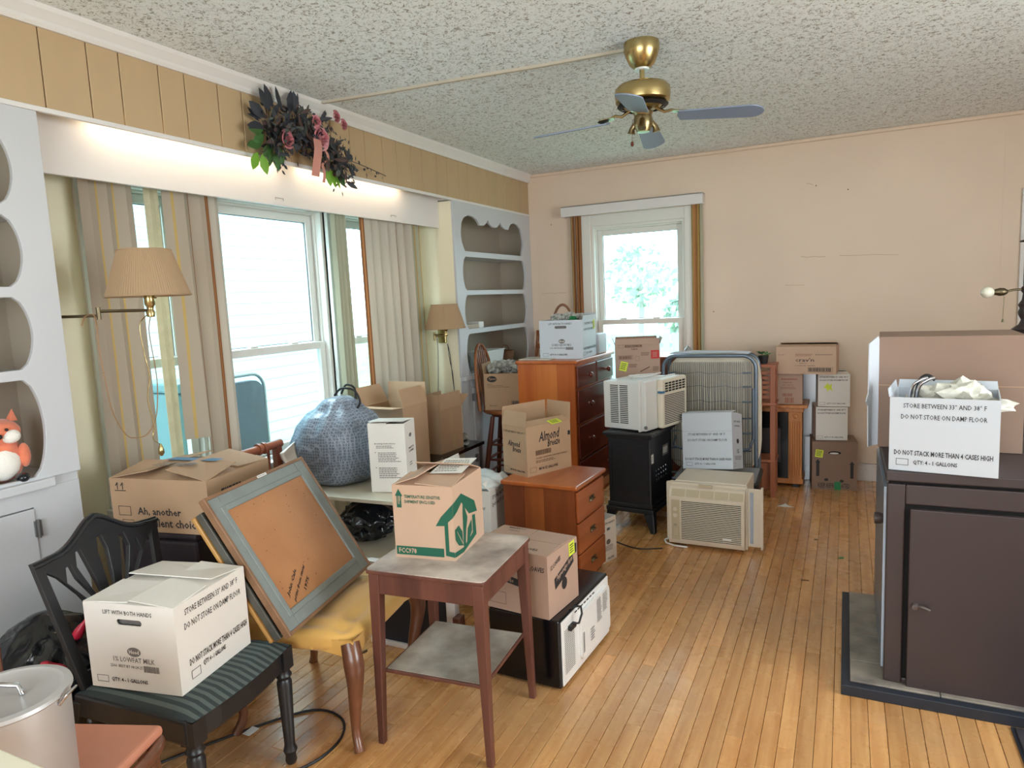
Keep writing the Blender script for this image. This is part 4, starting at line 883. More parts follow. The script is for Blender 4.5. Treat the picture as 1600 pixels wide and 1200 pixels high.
for i in range(22): sl.box(.078, .055+i*.0112, .0, .43, .0605+i*.0112, .001, 0, FF); lv.box(.078, .0605+i*.0112, .0, .43, .0655+i*.0112, .005, 0, FF)
tag(sl.build('grille_slots', 'slot_dark', t), kind='stuff'); tag(lv.build('grille_bars', 'ac_grille', t), kind='stuff')
cp = MB().box(.018, .05, .0, .068, .30, .003, 0, FF).build('control_panel', 'ac_cream_dark', t)
for z in (.205, .245): MB().lathe([(.014, 0), (.013, .012), (0, .013)], 14, M=FF @ T_((.043, z, .003))).build('dial', 'ac_cream', cp, smooth=40)
prints(FF @ T_((.02, .06, .003)), .046, .1, [('o', .1, .1, .9, .7, .001), ('l', .2, .75, .8, .9, 2)]).build('lettering', 'ink_grey', cp)
MB().box(.325, .078, .005, .375, .09, .007, 0, FF).build('name_plate', 'paper_label', t)
MB().box(.18, .405-.02, -.03, .26, .41-.01, -.015, 0, FF).build('top_label', 'ac_cream_dark', t)
ac = MB().box(.225, -.15, .03, .30, -.135, .385).build('side_curtain', 'ac_cream', t, bevel=.002)
MB().box(.237, -.152, .05, .256, -.1495, .365).build('accordion_gap', 'bed_metal', ac); s = MB()
for i in range(3): s.box(.2385+i*.006, -.155, .05, .241+i*.006, -.152, .365)
tag(s.build('accordion_folds', 'metal_galv', ac), kind='stuff')
MB().box(.30, -.16, .02, .312, -.13, .395).build('side_rail', 'ac_cream', t); MB().box(-.262, -.15, .03, -.245, -.12, .39).build('side_rail', 'ac_cream', t)
MB().tube([(-.24, -.14, .03), (-.28, -.15, .012), (-.26, -.19, .008), (-.2, -.22, .007), (-.12, -.222, .007)], .006, 8).build('power_cord', 'white_plastic', t, smooth=60)

# ================================================================== small black stove
t = thing('stove', 'small black freestanding stove on splayed legs under the white air conditioner', 'stove', (-1.258, 4.531, 0), -6.4)
MB().box(-.150, -.20, .155, .150, .20, .635).build('stove_body', 'black_iron', t, bevel=.008)
MB().box(-.178, -.225, .638, .178, .225, .664).build('stove_top', 'black_iron', t, bevel=.008); MB().box(-.16, -.21, .622, .16, .21, .638).build('top_moulding', 'black_iron', t, bevel=.004)
MB().box(-.168, -.218, .125, .168, .218, .155).box(-.158, -.208, .155, .158, .208, .185).build('base_moulding', 'black_iron', t, bevel=.006)
s = MB(); s.plate([(-.13, .24), (.13, .24), (.13, .55), (.1, .58), (-.1, .58), (-.13, .55)], [[(-.122, .248), (.122, .248), (.122, .545), (.095, .572), (-.095, .572), (-.122, .545)]], .004, frame((0, -.2002, 0), (1, 0, 0), (0, 0, 1))); s.build('side_panel_trim', 'black_iron', t)
for x_, y_ in ((-1, -1), (1, -1), (-1, 1), (1, 1)): MB().taper((x_*.165, y_*.21, 0), (x_*.13, y_*.18, .13), (.016, .02), (.035, .03)).build('leg', 'black_iron', t, bevel=.006)
prints(frame((.1505, -.19, .46), (0, 1, 0), (0, 0, 1)), .04, .06, [('r', 0, 0, 1, 1, 1), ('l', .2, .2, .8, .8, 3)]).build('white_label', ['ink_grey', 'paper_label'], t)
prints(frame((.1505, .02, .47), (0, 1, 0), (0, 0, 1)), .11, .07, [('r', 0, 0, 1, 1, 0), ('l', .1, .2, .9, .8, 4, 1)]).build('rating_plate', ['ink_grey', 'paper_label'], t)
s = MB()
for i in range(5):
    for j in range(3): s.lathe([(.012, 0), (.008, .004), (0, .004)], 8, M=frame((.1505, -.10+i*.045, .33+j*.032), (0, 1, 0), (0, 0, 1)))
tag(s.build('vent_bosses', 'black_gloss', t), kind='stuff')

# ================================================================== folding bed
t = thing('folding_bed', 'folded rollaway bed with grey tube frame and wire springs before the back wall', 'bed', (-.90, 5.14, 0), 0)
def arch(w_, z0, z1, r, y):
    pts = [(-w_/2, y, z0)]
    for i in range(7): a = R(180-15*i); pts.append((-w_/2+r+r*math.cos(a), y, z1-r+r*math.sin(a)))
    for i in range(7): a = R(90-15*i); pts.append((w_/2-r+r*math.cos(a), y, z1-r+r*math.sin(a)))
    return pts + [(w_/2, y, z0)]
MB().tube(arch(.66, .03, 1.095, .09, -.02), .014, 10).build('front_frame', 'bed_metal', t, smooth=60)
MB().tube(arch(.66, .03, 1.095, .09, .165), .014, 10).build('rear_frame', 'bed_metal', t, smooth=60)
MB().tube([(x, -.035, z) for x, z in ((-.24, .50), (-.26, .42), (-.2, .40), (.2, .40), (.285, .42), (.315, .50), (.315, .86))], .010, 8).build('leg_loop', 'bed_metal', t, smooth=60)
s = MB()
for i in range(42): x_ = -.30+i*.0146; s.tube([(x_, -.015+.006*math.sin(i*.9), .24), (x_+.004*math.sin(i*2), -.012, .65), (x_, -.018, 1.05)], .0027, 4)
tag(s.build('spring_wires', 'wire', t), kind='stuff')
s = MB()
for z in (.30, .40, .53, .64, .76, .87, .97): s.tube([(-.30+.6*q/10, -.022, z+.008*math.sin(q*2.1)) for q in range(11)], .002, 4)
tag(s.build('cross_wires', 'wire', t), kind='stuff')
for z in (.40, .53, .64, .76, .87, .97):
    for x_ in (-.30, .30): MB().tube([(x_, -.022, z), (x_*.80, -.022, z)], [.004, .007], 6).build('coil_spring', 'bed_metal', t)
def mattress(x0, x1, y0, y1, z0, z1, seed):
    bm = bmesh.new(); s = MB(); n = 14; pts = []
    import itertools
    o = blob((x1-x0)/2, (y1-y0)/2, (z1-z0)/2, .0, 1, seed, 4, fn=lambda p, nn: Vector((((x0+x1)/2+(x1-x0)/2*math.copysign(abs(nn.x)**.35, nn.x)), (y0+y1)/2+(y1-y0)/2*math.copysign(abs(nn.y)**.45, nn.y)+.006*noise.noise(Vector((nn.x*9, nn.z*14, seed))), (z0+z1)/2+(z1-z0)/2*math.copysign(abs(nn.z)**.35, nn.z))))
    bm.free(); return o
mattress(-.315, .34, .005, .085, .23, 1.09, 1).build('mattress', 'mattress', t, smooth=70); mattress(-.315, .355, .095, .155, .24, 1.10, 2).build('mattress', 'mattress', t, smooth=70)
for k in range(5): MB().tube([(-.28+.0*k, -.01+.035*k, 1.112), (-.1, -.01+.035*k, 1.118+.006*(k % 2)), (.15, -.01+.035*k+.02, 1.116), (.28, .0+.035*k, 1.108)], .004, 6).build('top_wire', 'carton_cool', t)
MB().tube([(-.33, -.02, .16), (.33, -.02, .16)], .012, 8).tube([(-.33, .165, .16), (.33, .165, .16)], .012, 8).build('bottom_bar', 'bed_metal', t)
for x_ in (-.33, .33):
    for y_ in (-.02, .165): MB().cyl((x_-.012, y_, .025), (x_+.012, y_, .025), .025, 14).build('caster', 'rubber_black', t, smooth=40)

# black case under the tilted milk carton
t = thing('tool_case', 'black low case on the floor behind the beige air conditioner', 'case', (-.80, 4.74, 0), 2)
MB().box(-.235, -.185, .0, .29, .24, .27).build('case_body', 'black_gloss', t, bevel=.012); MB().box(-.245, -.195, .27, .30, .25, .315).build('case_lid', 'black_iron', t, bevel=.012)
MB().box(.02, -.16, .315, .12, -.13, .328).build('handle', 'rubber_black', t, bevel=.004); MB().box(-.25, -.18, .3155, .28, .22, .318).build('lid_rim', 'metal_galv', t)

# ================================================================== rack, plant, electric fireplace, leaning panel
t = thing('wooden_rack', 'reddish wooden slatted rack rising behind the right side of the folding bed', 'shelf', (-.78, 5.50, 0), 0)
for x_, y_ in ((.30, -.13), (.30, .05), (-.25, -.13), (-.25, .05)): MB().box(x_-.018, y_-.018, 0, x_+.018, y_+.018, .99).build('post', 'rack_wood', t, bevel=.003)
for z in (.985, .70, .27): 
    sh_ = MB().box(-.275, -.15, z, .325, .07, z+.02).build('shelf_board', 'rack_wood', t, bevel=.003)
for i in range(6): MB().box(-.23, -.125, .75+i*.036, .282, -.115, .772+i*.036).build('slat', 'rack_wood', t)
MB().box(-.23, -.12, .05, .282, -.10, .26).build('lower_panel', 'rack_wood', t, bevel=.003)
for z in (.22, .11): MB().lathe([(.009, 0), (.007, .006), (0, .006)], 10, M=T_((.20, -.1205, z)) @ RotM(90, 'X')).build('bolt', 'paper_label', t)
t = thing('potted_plant', 'small green potted plant on the wooden rack behind the folding bed', 'plant', (-.555, 5.46, 1.005), 0)
MB().lathe([(.03, 0), (.04, .06), (.036, .06), (.0, .055)], 14).build('pot', 'rubber_black', t, smooth=40)
for k in range(16):
    a = k*2.4; s = MB(); r_ = .02+.045*(k % 4)/4; h_ = .06+.035*((k*7) % 5)/5
    c0 = Vector((r_*math.cos(a), r_*math.sin(a), h_)); d = Vector((math.cos(a), math.sin(a), .3))*.03; e = Vector((-math.sin(a), math.cos(a), 0))*.016
    s.add([c0-d, c0+e, c0+d, c0-e], [(0, 1, 2, 3)]); s.build('leaf', 'pot_green', t)
t = thing('electric_fireplace', 'oak electric fireplace with black glazed insert and fluted side against the back wall', 'fireplace', (-.62, 5.80, 0), 0)
MB().box(-.31, -.12, .03, .335, .18, .07).box(-.31, -.10, .07, .32, .18, .60).build('surround', 'oak', t, bevel=.003)
MB().box(-.33, -.15, .635, .365, .2, .66).box(-.31, -.12, .60, .335, .18, .635).build('mantel_top', 'oak', t, bevel=.005)
MB().box(-.19, -.125, .075, .225, -.10, .60).build('insert', 'black_gloss', t, bevel=.004); MB().box(-.15, -.129, .20, .17, -.124, .47).build('glass_door', 'stove_edge', t)
MB().box(.228, -.118, .07, .325, -.10, .60).build('pilaster', 'oak', t, bevel=.002)
for i in range(5): MB().cyl((.243+i*.017, -.1185, .10), (.243+i*.017, -.1185, .53), .0052, 8).build('flute', 'oak', t, smooth=60)
MB().lathe([(.028, 0), (.026, .006), (.018, .004), (.012, .008), (0, .008)], 18, M=T_((.277, -.118, .565)) @ RotM(90, 'X')).build('rosette', 'oak', t, smooth=40)
for x_ in (-.28, .28): MB().box(x_-.02, -.1, 0, x_+.02, .1, .03).build('foot', 'rubber_black', t)
t = tag(MB().box(-.125, -.012, 0, .07, .012, .895).build('leaning_panel', 'metal_galv', bevel=.004, loc=(-.255, 6.02, 0)), 'pale grey metal panel standing behind the narrow stack of white cartons', 'panel')
t = tag(MB().box(-.03, -.02, 0, .03, .02, .36).build('metal_channel', 'metal_galv', bevel=.003, loc=(-.262, 5.97, 0)), 'short pale metal channel on the floor left of the keep refrigerated carton', 'metal channel')

# ================================================================== wood stove on its hearth
he = thing('hearth_pad', 'raised slate-tiled hearth pad with dark edge under the brown stove', 'hearth', (0, 2.755, 0), 0)
MB().box(0, 0, 0, 1.35, .90, .042).build('edge', 'hearth_edge', he, bevel=.003)
yy = .03
for j, dy in enumerate((.165, .235, .235, .225)):
    xx = .03
    for i, dx in enumerate((.30, .30, .30, .30)): MB().box(xx+.0015, yy+.0015, .042, xx+dx-.0015, yy+dy-.0015, .050+.0006*((i*3+j) % 3)).build('tile', 'slate', he, bevel=.002, seg=1); xx += dx
    yy += dy
hm = thing('slate_floor_patch', 'dark low slate tiles on the floor at the bottom right corner', 'tiles', (.535, 1.55, 0), 0)
MB().box(0, 0, 0, 1.3, 1.195, .006).build('bed', 'hearth_edge', hm)
for i in range(4):
    for j in range(4): MB().box(.01+i*.30, .02+j*.292, .006, .01+i*.30+.296, .02+j*.292+.288, .012).build('tile', 'slate_dark', hm, bevel=.002, seg=1)
mat('latch_dark', (98, 90, 88), .4, metal=.5)
t = thing('wood_stove', 'large brown steel wood stove with plain door on the slate hearth', 'stove', (.150, 2.845, .051), 0)
MB().box(0, .0, .0, 1.0, .745, .775).build('stove_shell', 'stove_brown', t, bevel=.006)
MB().box(-.005, -.018, .0, .055, .0, .775).box(.055, -.018, .70, 1.005, .0, .775).box(.055, -.018, .0, 1.005, .0, .022).build('front_frame', 'stove_brown', t, bevel=.005)
MB().box(.055, -.004, .022, 1.0, -.001, .70).build('door_recess', 'dark_gap', t)
d = MB().box(.070, -.034, -.012, .98, -.012, .688).build('door', 'stove_brown', t, bevel=.004)
MB().tube([(.10, -.036, .322), (.118, -.050, .326), (.14, -.048, .316)], .006, 8).lathe([(.014, 0), (.01, .012), (0, .013)], 12, M=T_((.092, -.034, .32)) @ RotM(90, 'X')).build('latch', 'latch_dark', d, smooth=50)
tp = MB().box(-.01, -.02, .785, 1.02, .75, .822).build('top_lid', 'stove_brown', t, bevel=.005); MB().box(.01, .0, .775, 1.0, .73, .785).build('shadow_gap', 'dark_gap', t)
s = MB()
for r_ in range(2):
    for i in range(14): s.box(0, 0, 0, .055, .008, .0008, 0, T_((.56+i*.026, .06+r_*.11, .8222)) @ RotM(62, 'Z'))
tag(s.build('grate_slots', 'dark_gap', tp), kind='stuff')
sp = MB().box(-.012, .03, .03, -.001, .715, .75).build('perforated_side', 'perforated_metal', t)
s = MB()
for j in range(46):
    for i in range(34): s.add([(-.0125, .04+i*.02, .05+j*.0152), (-.0125, .04+i*.02, .0575+j*.0152), (-.0125, .051+i*.02, .0575+j*.0152), (-.0125, .051+i*.02, .05+j*.0152)], [(0, 1, 2, 3)])
tag(s.build('perforations', 'stove_edge', sp), kind='stuff')
MB().lathe([(.018, 0), (.022, .012), (.022, .03), (0, .032)], 14, M=T_((-.012, .05, .62)) @ RotM(-90, 'Y')).build('side_knob', 'stove_edge', t, smooth=40)
# lamp behind the big carton, on a cabinet
t = thing('corner_cabinet', 'dark low cabinet hidden behind the large brown carton, carrying the black lamp', 'cabinet', (.98, 4.52, 0), 0)
MB().box(-.20, -.18, .05, .20, .18, 1.20).box(-.19, -.17, 0, .19, .17, .05).build('cabinet_body', 'dark_trunk', t, bevel=.004); MB().box(-.22, -.2, 1.20, .22, .2, 1.225).build('cabinet_top', 'dark_trunk', t, bevel=.004)
t = thing('table_lamp', 'black turned lamp with side arm and bare round bulb at the right edge', 'lamp', (.862, 4.5, 1.2255), 0)
MB().lathe([(.075, 0), (.078, .015), (.05, .03), (.055, .045), (.062, .06), (.03, .085), (.02, .11), (.03, .13), (.036, .15), (.028, .17), (.036, .19), (.02, .215), (.016, .25), (.024, .26), (.024, .28), (.015, .29)], 20).build('base', 'stove_edge', t, smooth=50)
MB().cyl((0, 0, .29), (0, 0, .52), .017, 14).lathe([(.038, .518), (.04, .526), (.016, .532), (.022, .56), (.014, .58), (.02, .62), (.0, .63)], 16).build('column', 'black_gloss', t, smooth=50)
MB().tube([(0, 0, .272), (-.06, -.005, .270), (-.09, -.01, .262)], .006, 8).lathe([(.010, -.03), (.02, -.015), (.022, .005), (.016, .025), (.014, .035)], 14, M=T_((-.115, -.012, .262)) @ RotM(-90, 'Y')).build('socket_arm', 'antique_brass', t, smooth=50)
MB().lathe([(.012, 0), (.026, .015), (.031, .032), (.027, .05), (.012, .062), (0, .064)], 18, M=T_((-.143, -.012, .262)) @ RotM(-90, 'Y')).build('bulb', 'bulb_glass', t, smooth=60)
MB().tube([(-.10, -.012, .24), (-.102, -.012, .12)], .0015, 6).lathe([(.007, 0), (.003, .018)], 8, M=T_((-.102, -.012, .10))).build('pull_chain', 'antique_brass', t)

# ================================================================== drapes
def drape(name, label, axis, base, cols, z0, z1, hems=None):
    """cols: list of (position along the wall, offset into the room, slot); pleats are folded cloth with its own thickness"""
    mats_ = ['drape_backlit', 'stripe_gold', 'stripe_brown', 'stripe_orange', 'drape_sheer', 'drape_pale', 'drape_green']
    s = MB(); nz = 7
    for k, ((a, oa, m), (b, ob, _)) in enumerate(zip(cols, cols[1:])):
        zz = z0 if not hems or k not in hems else hems[k]
        vs = []
        for side in (0, .0022):
            for i in range(nz+1):
                z = z1+(zz-z1)*i/nz
                for p, o in ((a, oa), (b, ob)):
                    wob = .006*math.sin(p*31+z*2.2)*(i/nz)
                    o2 = o*(.75+.35*i/nz)+wob-side
                    vs.append((base+o2, p+wob*.3, z) if axis == 'y' else (p+wob*.3, base-o2, z))
        fs = []; h_ = 2*(nz+1)
        for i in range(nz): q = 2*i; f1 = (q, q+1, q+3, q+2); f2 = (h_+q, h_+q+2, h_+q+3, h_+q+1); fs += ([f1, f2] if axis == 'y' else [f1[::-1], f2[::-1]])
        s.add(vs, fs, m)
    o = s.build(name, mats_, None, smooth=50); return tag(o, label, 'curtain')
def pleats(y0, y1, n, pat, depth=.03):
    out = []; 
    for i in range(n+1):
        out.append((y0+(y1-y0)*i/n, depth if i % 2 else 0.0, pat[i % len(pat)]))
    return out
B_ = -2.93
drape('window_drape', 'backlit taupe drape with two thin gold stripes behind the near swing-arm lamp', 'y', B_,
      [(1.905, .0, 0), (1.94, .02, 0), (1.978, .0, 1), (1.985, .004, 0), (2.02, .024, 0), (2.055, .0, 1), (2.062, .004, 0), (2.11, .022, 0), (2.145, .006, 0), (2.15, .0, 0)], .2, 2.2)
drape('sheer_drape', 'narrow translucent cream sheer strip between the backlit taupe drapes', 'y', B_-.02, [(2.225, .0, 4), (2.25, .012, 4), (2.28, .002, 4), (2.30, .0, 4)], .3, 2.2)
drape('window_drape', 'backlit taupe drape with brown edge stripes left of the middle window', 'y', B_,
      [(2.305, .0, 0), (2.34, .02, 1), (2.352, .026, 0), (2.40, .045, 0), (2.44, .012, 2), (2.445, .01, 0), (2.50, .034, 0), (2.53, .03, 2), (2.54, .028, 3), (2.548, .02, 2), (2.556, .02, 3), (2.562, .01, 5), (2.60, .018, 5), (2.63, .002, 5)], .2, 2.2, hems={0: .95, 1: .95, 2: .95})
drape('window_drape', 'pale green pleated drape between the middle and the far bay window', 'y', B_,
      [(3.50, .0, 6), (3.515, .03, 6), (3.53, .002, 6), (3.548, .03, 6), (3.565, .004, 6), (3.585, .032, 6), (3.60, .006, 6), (3.62, .03, 6), (3.635, .0, 6)], .2, 2.2)
drape('window_drape', 'cream pleated drape with orange stripes right of the bay beside the far lamp', 'y', B_,
      [(3.79, .0, 2), (3.80, .01, 3), (3.81, .014, 2), (3.82, .02, 5), (3.86, .05, 5), (3.875, .012, 1), (3.88, .01, 5), (3.94, .055, 5), (3.985, .012, 5), (4.04, .06, 5), (4.075, .02, 5), (4.13, .065, 2), (4.14, .06, 3), (4.155, .045, 2), (4.165, .02, 5),
       (4.22, .07, 5), (4.26, .02, 0), (4.275, .016, 1), (4.28, .02, 5), (4.34, .06, 5), (4.38, .02, 6), (4.40, .03, 1), (4.41, .034, 6), (4.44, .05, 1), (4.45, .05, 6), (4.48, .01, 6)], .2, 2.2)
B2 = YB-.03
drape('window_drape', 'narrow brown-striped drape left of the back window', 'x', B2, [(-2.27, 0, 2), (-2.255, .03, 1), (-2.248, .03, 2), (-2.235, .005, 5), (-2.225, .01, 2), (-2.215, .035, 2), (-2.205, .03, 3), (-2.20, .01, 2), (-2.185, .034, 2), (-2.17, .0, 2)], .75, 2.30)
drape('window_drape', 'narrow gold and orange striped drape right of the back window', 'x', B2, [(-1.185, 0, 1), (-1.175, .02, 1), (-1.168, .03, 3), (-1.15, .006, 1), (-1.14, .02, 3), (-1.13, .035, 1), (-1.118, .01, 1), (-1.11, .03, 6), (-1.09, .0, 6)], .75, 2.30)

# ================================================================== ceiling fan and its raceway
t = thing('ceiling_fan', 'brass ceiling fan with four blue-grey blades and pull chain', 'fan', (-.862, 3.285, H), 0)
MB().lathe([(.080, 0), (.082, -.035), (.074, -.06), (.058, -.095), (.036, -.115), (0, -.115)][::-1], 28).build('canopy', 'brass', t, smooth=40)
MB().lathe([(.034, -.112), (.03, -.122), (0, -.122)][::-1], 20).build('canopy_ring', 'white_plastic', t, smooth=40)
MB().cyl((0, 0, -.112), (0, 0, -.19), .012, 12).lathe([(.017, -.19), (.017, -.165), (.012, -.16)], 12, cap=False).build('down_rod', 'brass', t, smooth=40)
MB().lathe([(0, -.30), (.055, -.298), (.10, -.282), (.124, -.262), (.128, -.235), (.126, -.205), (.112, -.19), (.05, -.178), (.016, -.176)], 36).build('motor_housing', 'brass', t, smooth=40)
MB().lathe([(.095, -.292), (.11, -.287), (.118, -.28), (.11, -.279)], 36, cap=False).build('motor_grille', 'rubber_black', t, smooth=60)
lk = MB().lathe([(0, -.40), (.03, -.398), (.042, -.37), (.045, -.345), (.04, -.325), (.048, -.31), (.03, -.298), (0, -.297)], 20).build('light_fitter', 'brass_old', t, smooth=40)
for k in range(3):
    a = R(40+120*k); p = Vector((math.cos(a), math.sin(a), 0))
    MB().tube([p*.04+Vector((0, 0, -.35)), p*.062+Vector((0, 0, -.372)), p*.068+Vector((0, 0, -.395))], [.012, .013, .019], 12).build('lamp_socket', 'brass_old', lk, smooth=40)
MB().tube([(-.045, -.02, -.34), (-.048, -.022, -.44)], .0012, 5).lathe([(.0, -.463), (.008, -.456), (.007, -.445), (.003, -.438)], 10, M=T_((-.048, -.022, 0))).build('pull_chain', 'stool_leg', t, smooth=50)
for k in range(4):
    a = 8+90*k; M_ = RotM(a, 'Z')
    MB().tube([M_ @ Vector(p) for p in ((.06, 0, -.296), (.10, 0, -.318), (.13, .006, -.312), (.16, 0, -.322))], [.008, .007, .006, .006], 8).add([M_ @ Vector(p) for p in ((.135, -.022, -.318), (.20, -.034, -.328), (.215, 0, -.328), (.20, .034, -.328), (.135, .022, -.318), (.135, -.022, -.322), (.20, -.034, -.332), (.215, 0, -.332), (.20, .034, -.332), (.135, .022, -.322))],
        [(0, 1, 2, 3, 4), (9, 8, 7, 6, 5), (0, 5, 6, 1), (1, 6, 7, 2), (2, 7, 8, 3), (3, 8, 9, 4), (4, 9, 5, 0)]).build('blade_iron', 'brass_old', t, smooth=40)
    out = [(.165, -.045), (.47, -.058)] + [(.47+.062*math.sin(R(q))*1.0, -.058*math.cos(R(q))) for q in range(15, 180, 15)] + [(.47, .058), (.165, .045), (.155, 0)]
    MB().plate(out, [], .006, M_ @ T_((0, 0, -.335)) @ RotM(3.5, 'Y') @ RotM(-12, 'X')).build('fan_blade', 'blade_blue', t, bevel=.0015)
rc = [Vector((x, y, H-.006)) for x, y in ((-2.69, 3.165), (-2.26, 3.215), (-1.874, 3.245), (-1.394, 3.298), (-.945, 3.325))]
s = MB()
for a, b in zip(rc, rc[1:]):
    d = (b-a).normalized(); nrm = Vector((-d.y, d.x, 0))*.010
    s.add([a-nrm+Vector((0, 0, -.007)), a+nrm+Vector((0, 0, -.007)), a+nrm+Vector((0, 0, .006)), a-nrm+Vector((0, 0, .006)), b-nrm+Vector((0, 0, -.007)), b+nrm+Vector((0, 0, -.007)), b+nrm+Vector((0, 0, .006)), b-nrm+Vector((0, 0, .006))],
          [(0, 1, 2, 3), (7, 6, 5, 4), (4, 5, 1, 0), (5, 6, 2, 1), (6, 7, 3, 2), (7, 4, 0, 3)])
mat('raceway_cream', (196, 188, 172), .5)
tag(s.build('cable_raceway', 'raceway_cream'), 'cream cable raceway along the ceiling to the fan', 'cable cover')

# ================================================================== swing-arm lamps
def shade(t, zc, r0, r1, h):
    s = MB(); n = 200; prof = []
    for r_, z in ((r0, zc), (r1, zc+h)):
        prof.append([((r_+(.001 if j % 2 else -.001))*math.cos(2*math.pi*j/n), (r_+(.001 if j % 2 else -.001))*math.sin(2*math.pi*j/n), z) for j in range(n)])
    vs = prof[0]+prof[1]; s.add(vs, [(j, (j+1) % n, n+(j+1) % n, n+j) for j in range(n)])
    o = s.build('lamp_shade', 'pleated_shade', t)
    MB().tube([(r0*math.cos(2*math.pi*j/40), r0*math.sin(2*math.pi*j/40), zc) for j in range(40)], .0035, 6, closed=True).tube([(r1*math.cos(2*math.pi*j/40), r1*math.sin(2*math.pi*j/40), zc+h) for j in range(40)], .0035, 6, closed=True).build('shade_trim', 'pleated_shade', o, smooth=60)
    s = MB()
    for k in range(3): a = 2*math.pi*k/3; s.tube([(0, 0, zc+h-.02), (r1*math.cos(a), r1*math.sin(a), zc+h-.004)], .0015, 5)
    s.build('spider', 'brass', o)
def socket(t):
    MB().lathe([(.0, -.03), (.014, -.028), (.018, -.01), (.012, 0), (.014, .012), (.02, .02), (.02, .07), (.016, .075), (.008, .08)], 16).cyl((0, 0, .045), (.04, .0, .045), .003, 6).build('socket', 'brass', t, smooth=45)
    MB().lathe([(.013, .078), (.03, .115), (.03, .135), (.0, .165)], 14).build('bulb', 'bulb_glass', t, smooth=60)
t = thing('swing_arm_lamp', 'near brass swing-arm wall lamp with wide pleated shade left of the bay', 'lamp', (-2.46, 1.832, 1.59), 0)
shade(t, .055, .152, .095, .175); socket(t)
lo = lambda x, y, z: Vector((x+2.46, y-1.832, z-1.59))
MB().box(-2.84+2.46-.03, 1.63-1.832, -.08, -2.84+2.46+.03, 1.645-1.832, .08).build('wall_plate', 'brass', t, bevel=.004)
MB().tube([lo(-2.84, 1.645, 1.578), lo(-2.80, 1.665, 1.578), lo(-2.58, 1.70, 1.575)], .006, 8).tube([lo(-2.58, 1.70, 1.592), lo(-2.47, 1.828, 1.588)], .006, 8).cyl(lo(-2.58, 1.70, 1.56), lo(-2.58, 1.70, 1.607), .0085, 12).build('arm', 'antique_brass', t, smooth=45)
pts = [(-2.62, 1.655, 1.54), (-2.60, 1.66, 1.575), (-2.56, 1.672, 1.57), (-2.54, 1.66, 1.45), (-2.53, 1.665, 1.30), (-2.52, 1.672, 1.20), (-2.50, 1.70, 1.115), (-2.50, 1.74, 1.095), (-2.50, 1.79, 1.10), (-2.5, 1.835, 1.16), (-2.50, 1.855, 1.27), (-2.49, 1.848, 1.36), (-2.49, 1.838, 1.5), (-2.47, 1.835, 1.56)]
def spline(pts, n=5):
    pts = [Vector(p) for p in pts]; out = []
    for i in range(len(pts)-1):
        p0, p1, p2, p3 = pts[max(i-1, 0)], pts[i], pts[i+1], pts[min(i+2, len(pts)-1)]
        for k in range(n):
            u = k/n; out.append(.5*((2*p1)+(-p0+p2)*u+(2*p0-5*p1+4*p2-p3)*u*u+(-p0+3*p1-3*p2+p3)*u**3))
    return out+[pts[-1]]
MB().tube([p-Vector((-2.46, 1.832, 1.59)) for p in spline(pts)], .0022, 6).build('cord', 'lamp_cord', t, smooth=60)
pts = [(-2.47, 1.822, 1.57), (-2.475, 1.79, 1.53), (-2.48, 1.80, 1.42), (-2.48, 1.812, 1.33), (-2.49, 1.80, 1.24), (-2.49, 1.815, 1.13), (-2.495, 1.808, 1.08), (-2.495, 1.835, 1.05)]
MB().tube([p-Vector((-2.46, 1.832, 1.59)) for p in spline(pts)], .0022, 6).lathe([(.004, .05), (.011, .03), (.012, .012), (.004, 0)], 8, M=T_(Vector((-2.495+2.46, 1.838-1.832, 1.0-1.59)))).build('chain_pull_cord', 'brass', t, smooth=60)
t = thing('swing_arm_lamp', 'far brass swing-arm wall lamp with pleated shade beside the corner shelves', 'lamp', (-2.715, 4.46, 1.345), 0)
shade(t, .03, .152, .10, .178); socket(t)
lo = lambda x, y, z: Vector((x+2.725, y-4.46, z-1.345))
MB().box(-2.84+2.725-.05, 4.61-4.46, -.09, -2.84+2.725+.02, 4.628-4.46, .07).build('wall_plate', 'brass', t, bevel=.004)
MB().tube([lo(-2.83, 4.61, 1.31), lo(-2.87, 4.53, 1.312)], .007, 8).tube([lo(-2.87, 4.53, 1.325), lo(-2.73, 4.46, 1.325)], .007, 8).cyl(lo(-2.87, 4.53, 1.28), lo(-2.87, 4.53, 1.345), .009, 10).build('arm', 'brass_old', t, smooth=45)
for pts in ([(-2.86, 4.55, 1.30), (-2.865, 4.56, 1.2), (-2.885, 4.575, 1.0), (-2.90, 4.58, .85)], [(-2.80, 4.60, 1.25), (-2.79, 4.605, 1.12), (-2.77, 4.605, 1.0), (-2.76, 4.6, .8)], [(-2.80, 4.60, 1.25), (-2.785, 4.605, 1.16), (-2.775, 4.605, 1.0), (-2.755, 4.6, .8)]):
    MB().tube([p-Vector((-2.725, 4.46, 1.345)) for p in spline(pts)], .0025, 6).build('cord', 'leaf_dark', t, smooth=60)

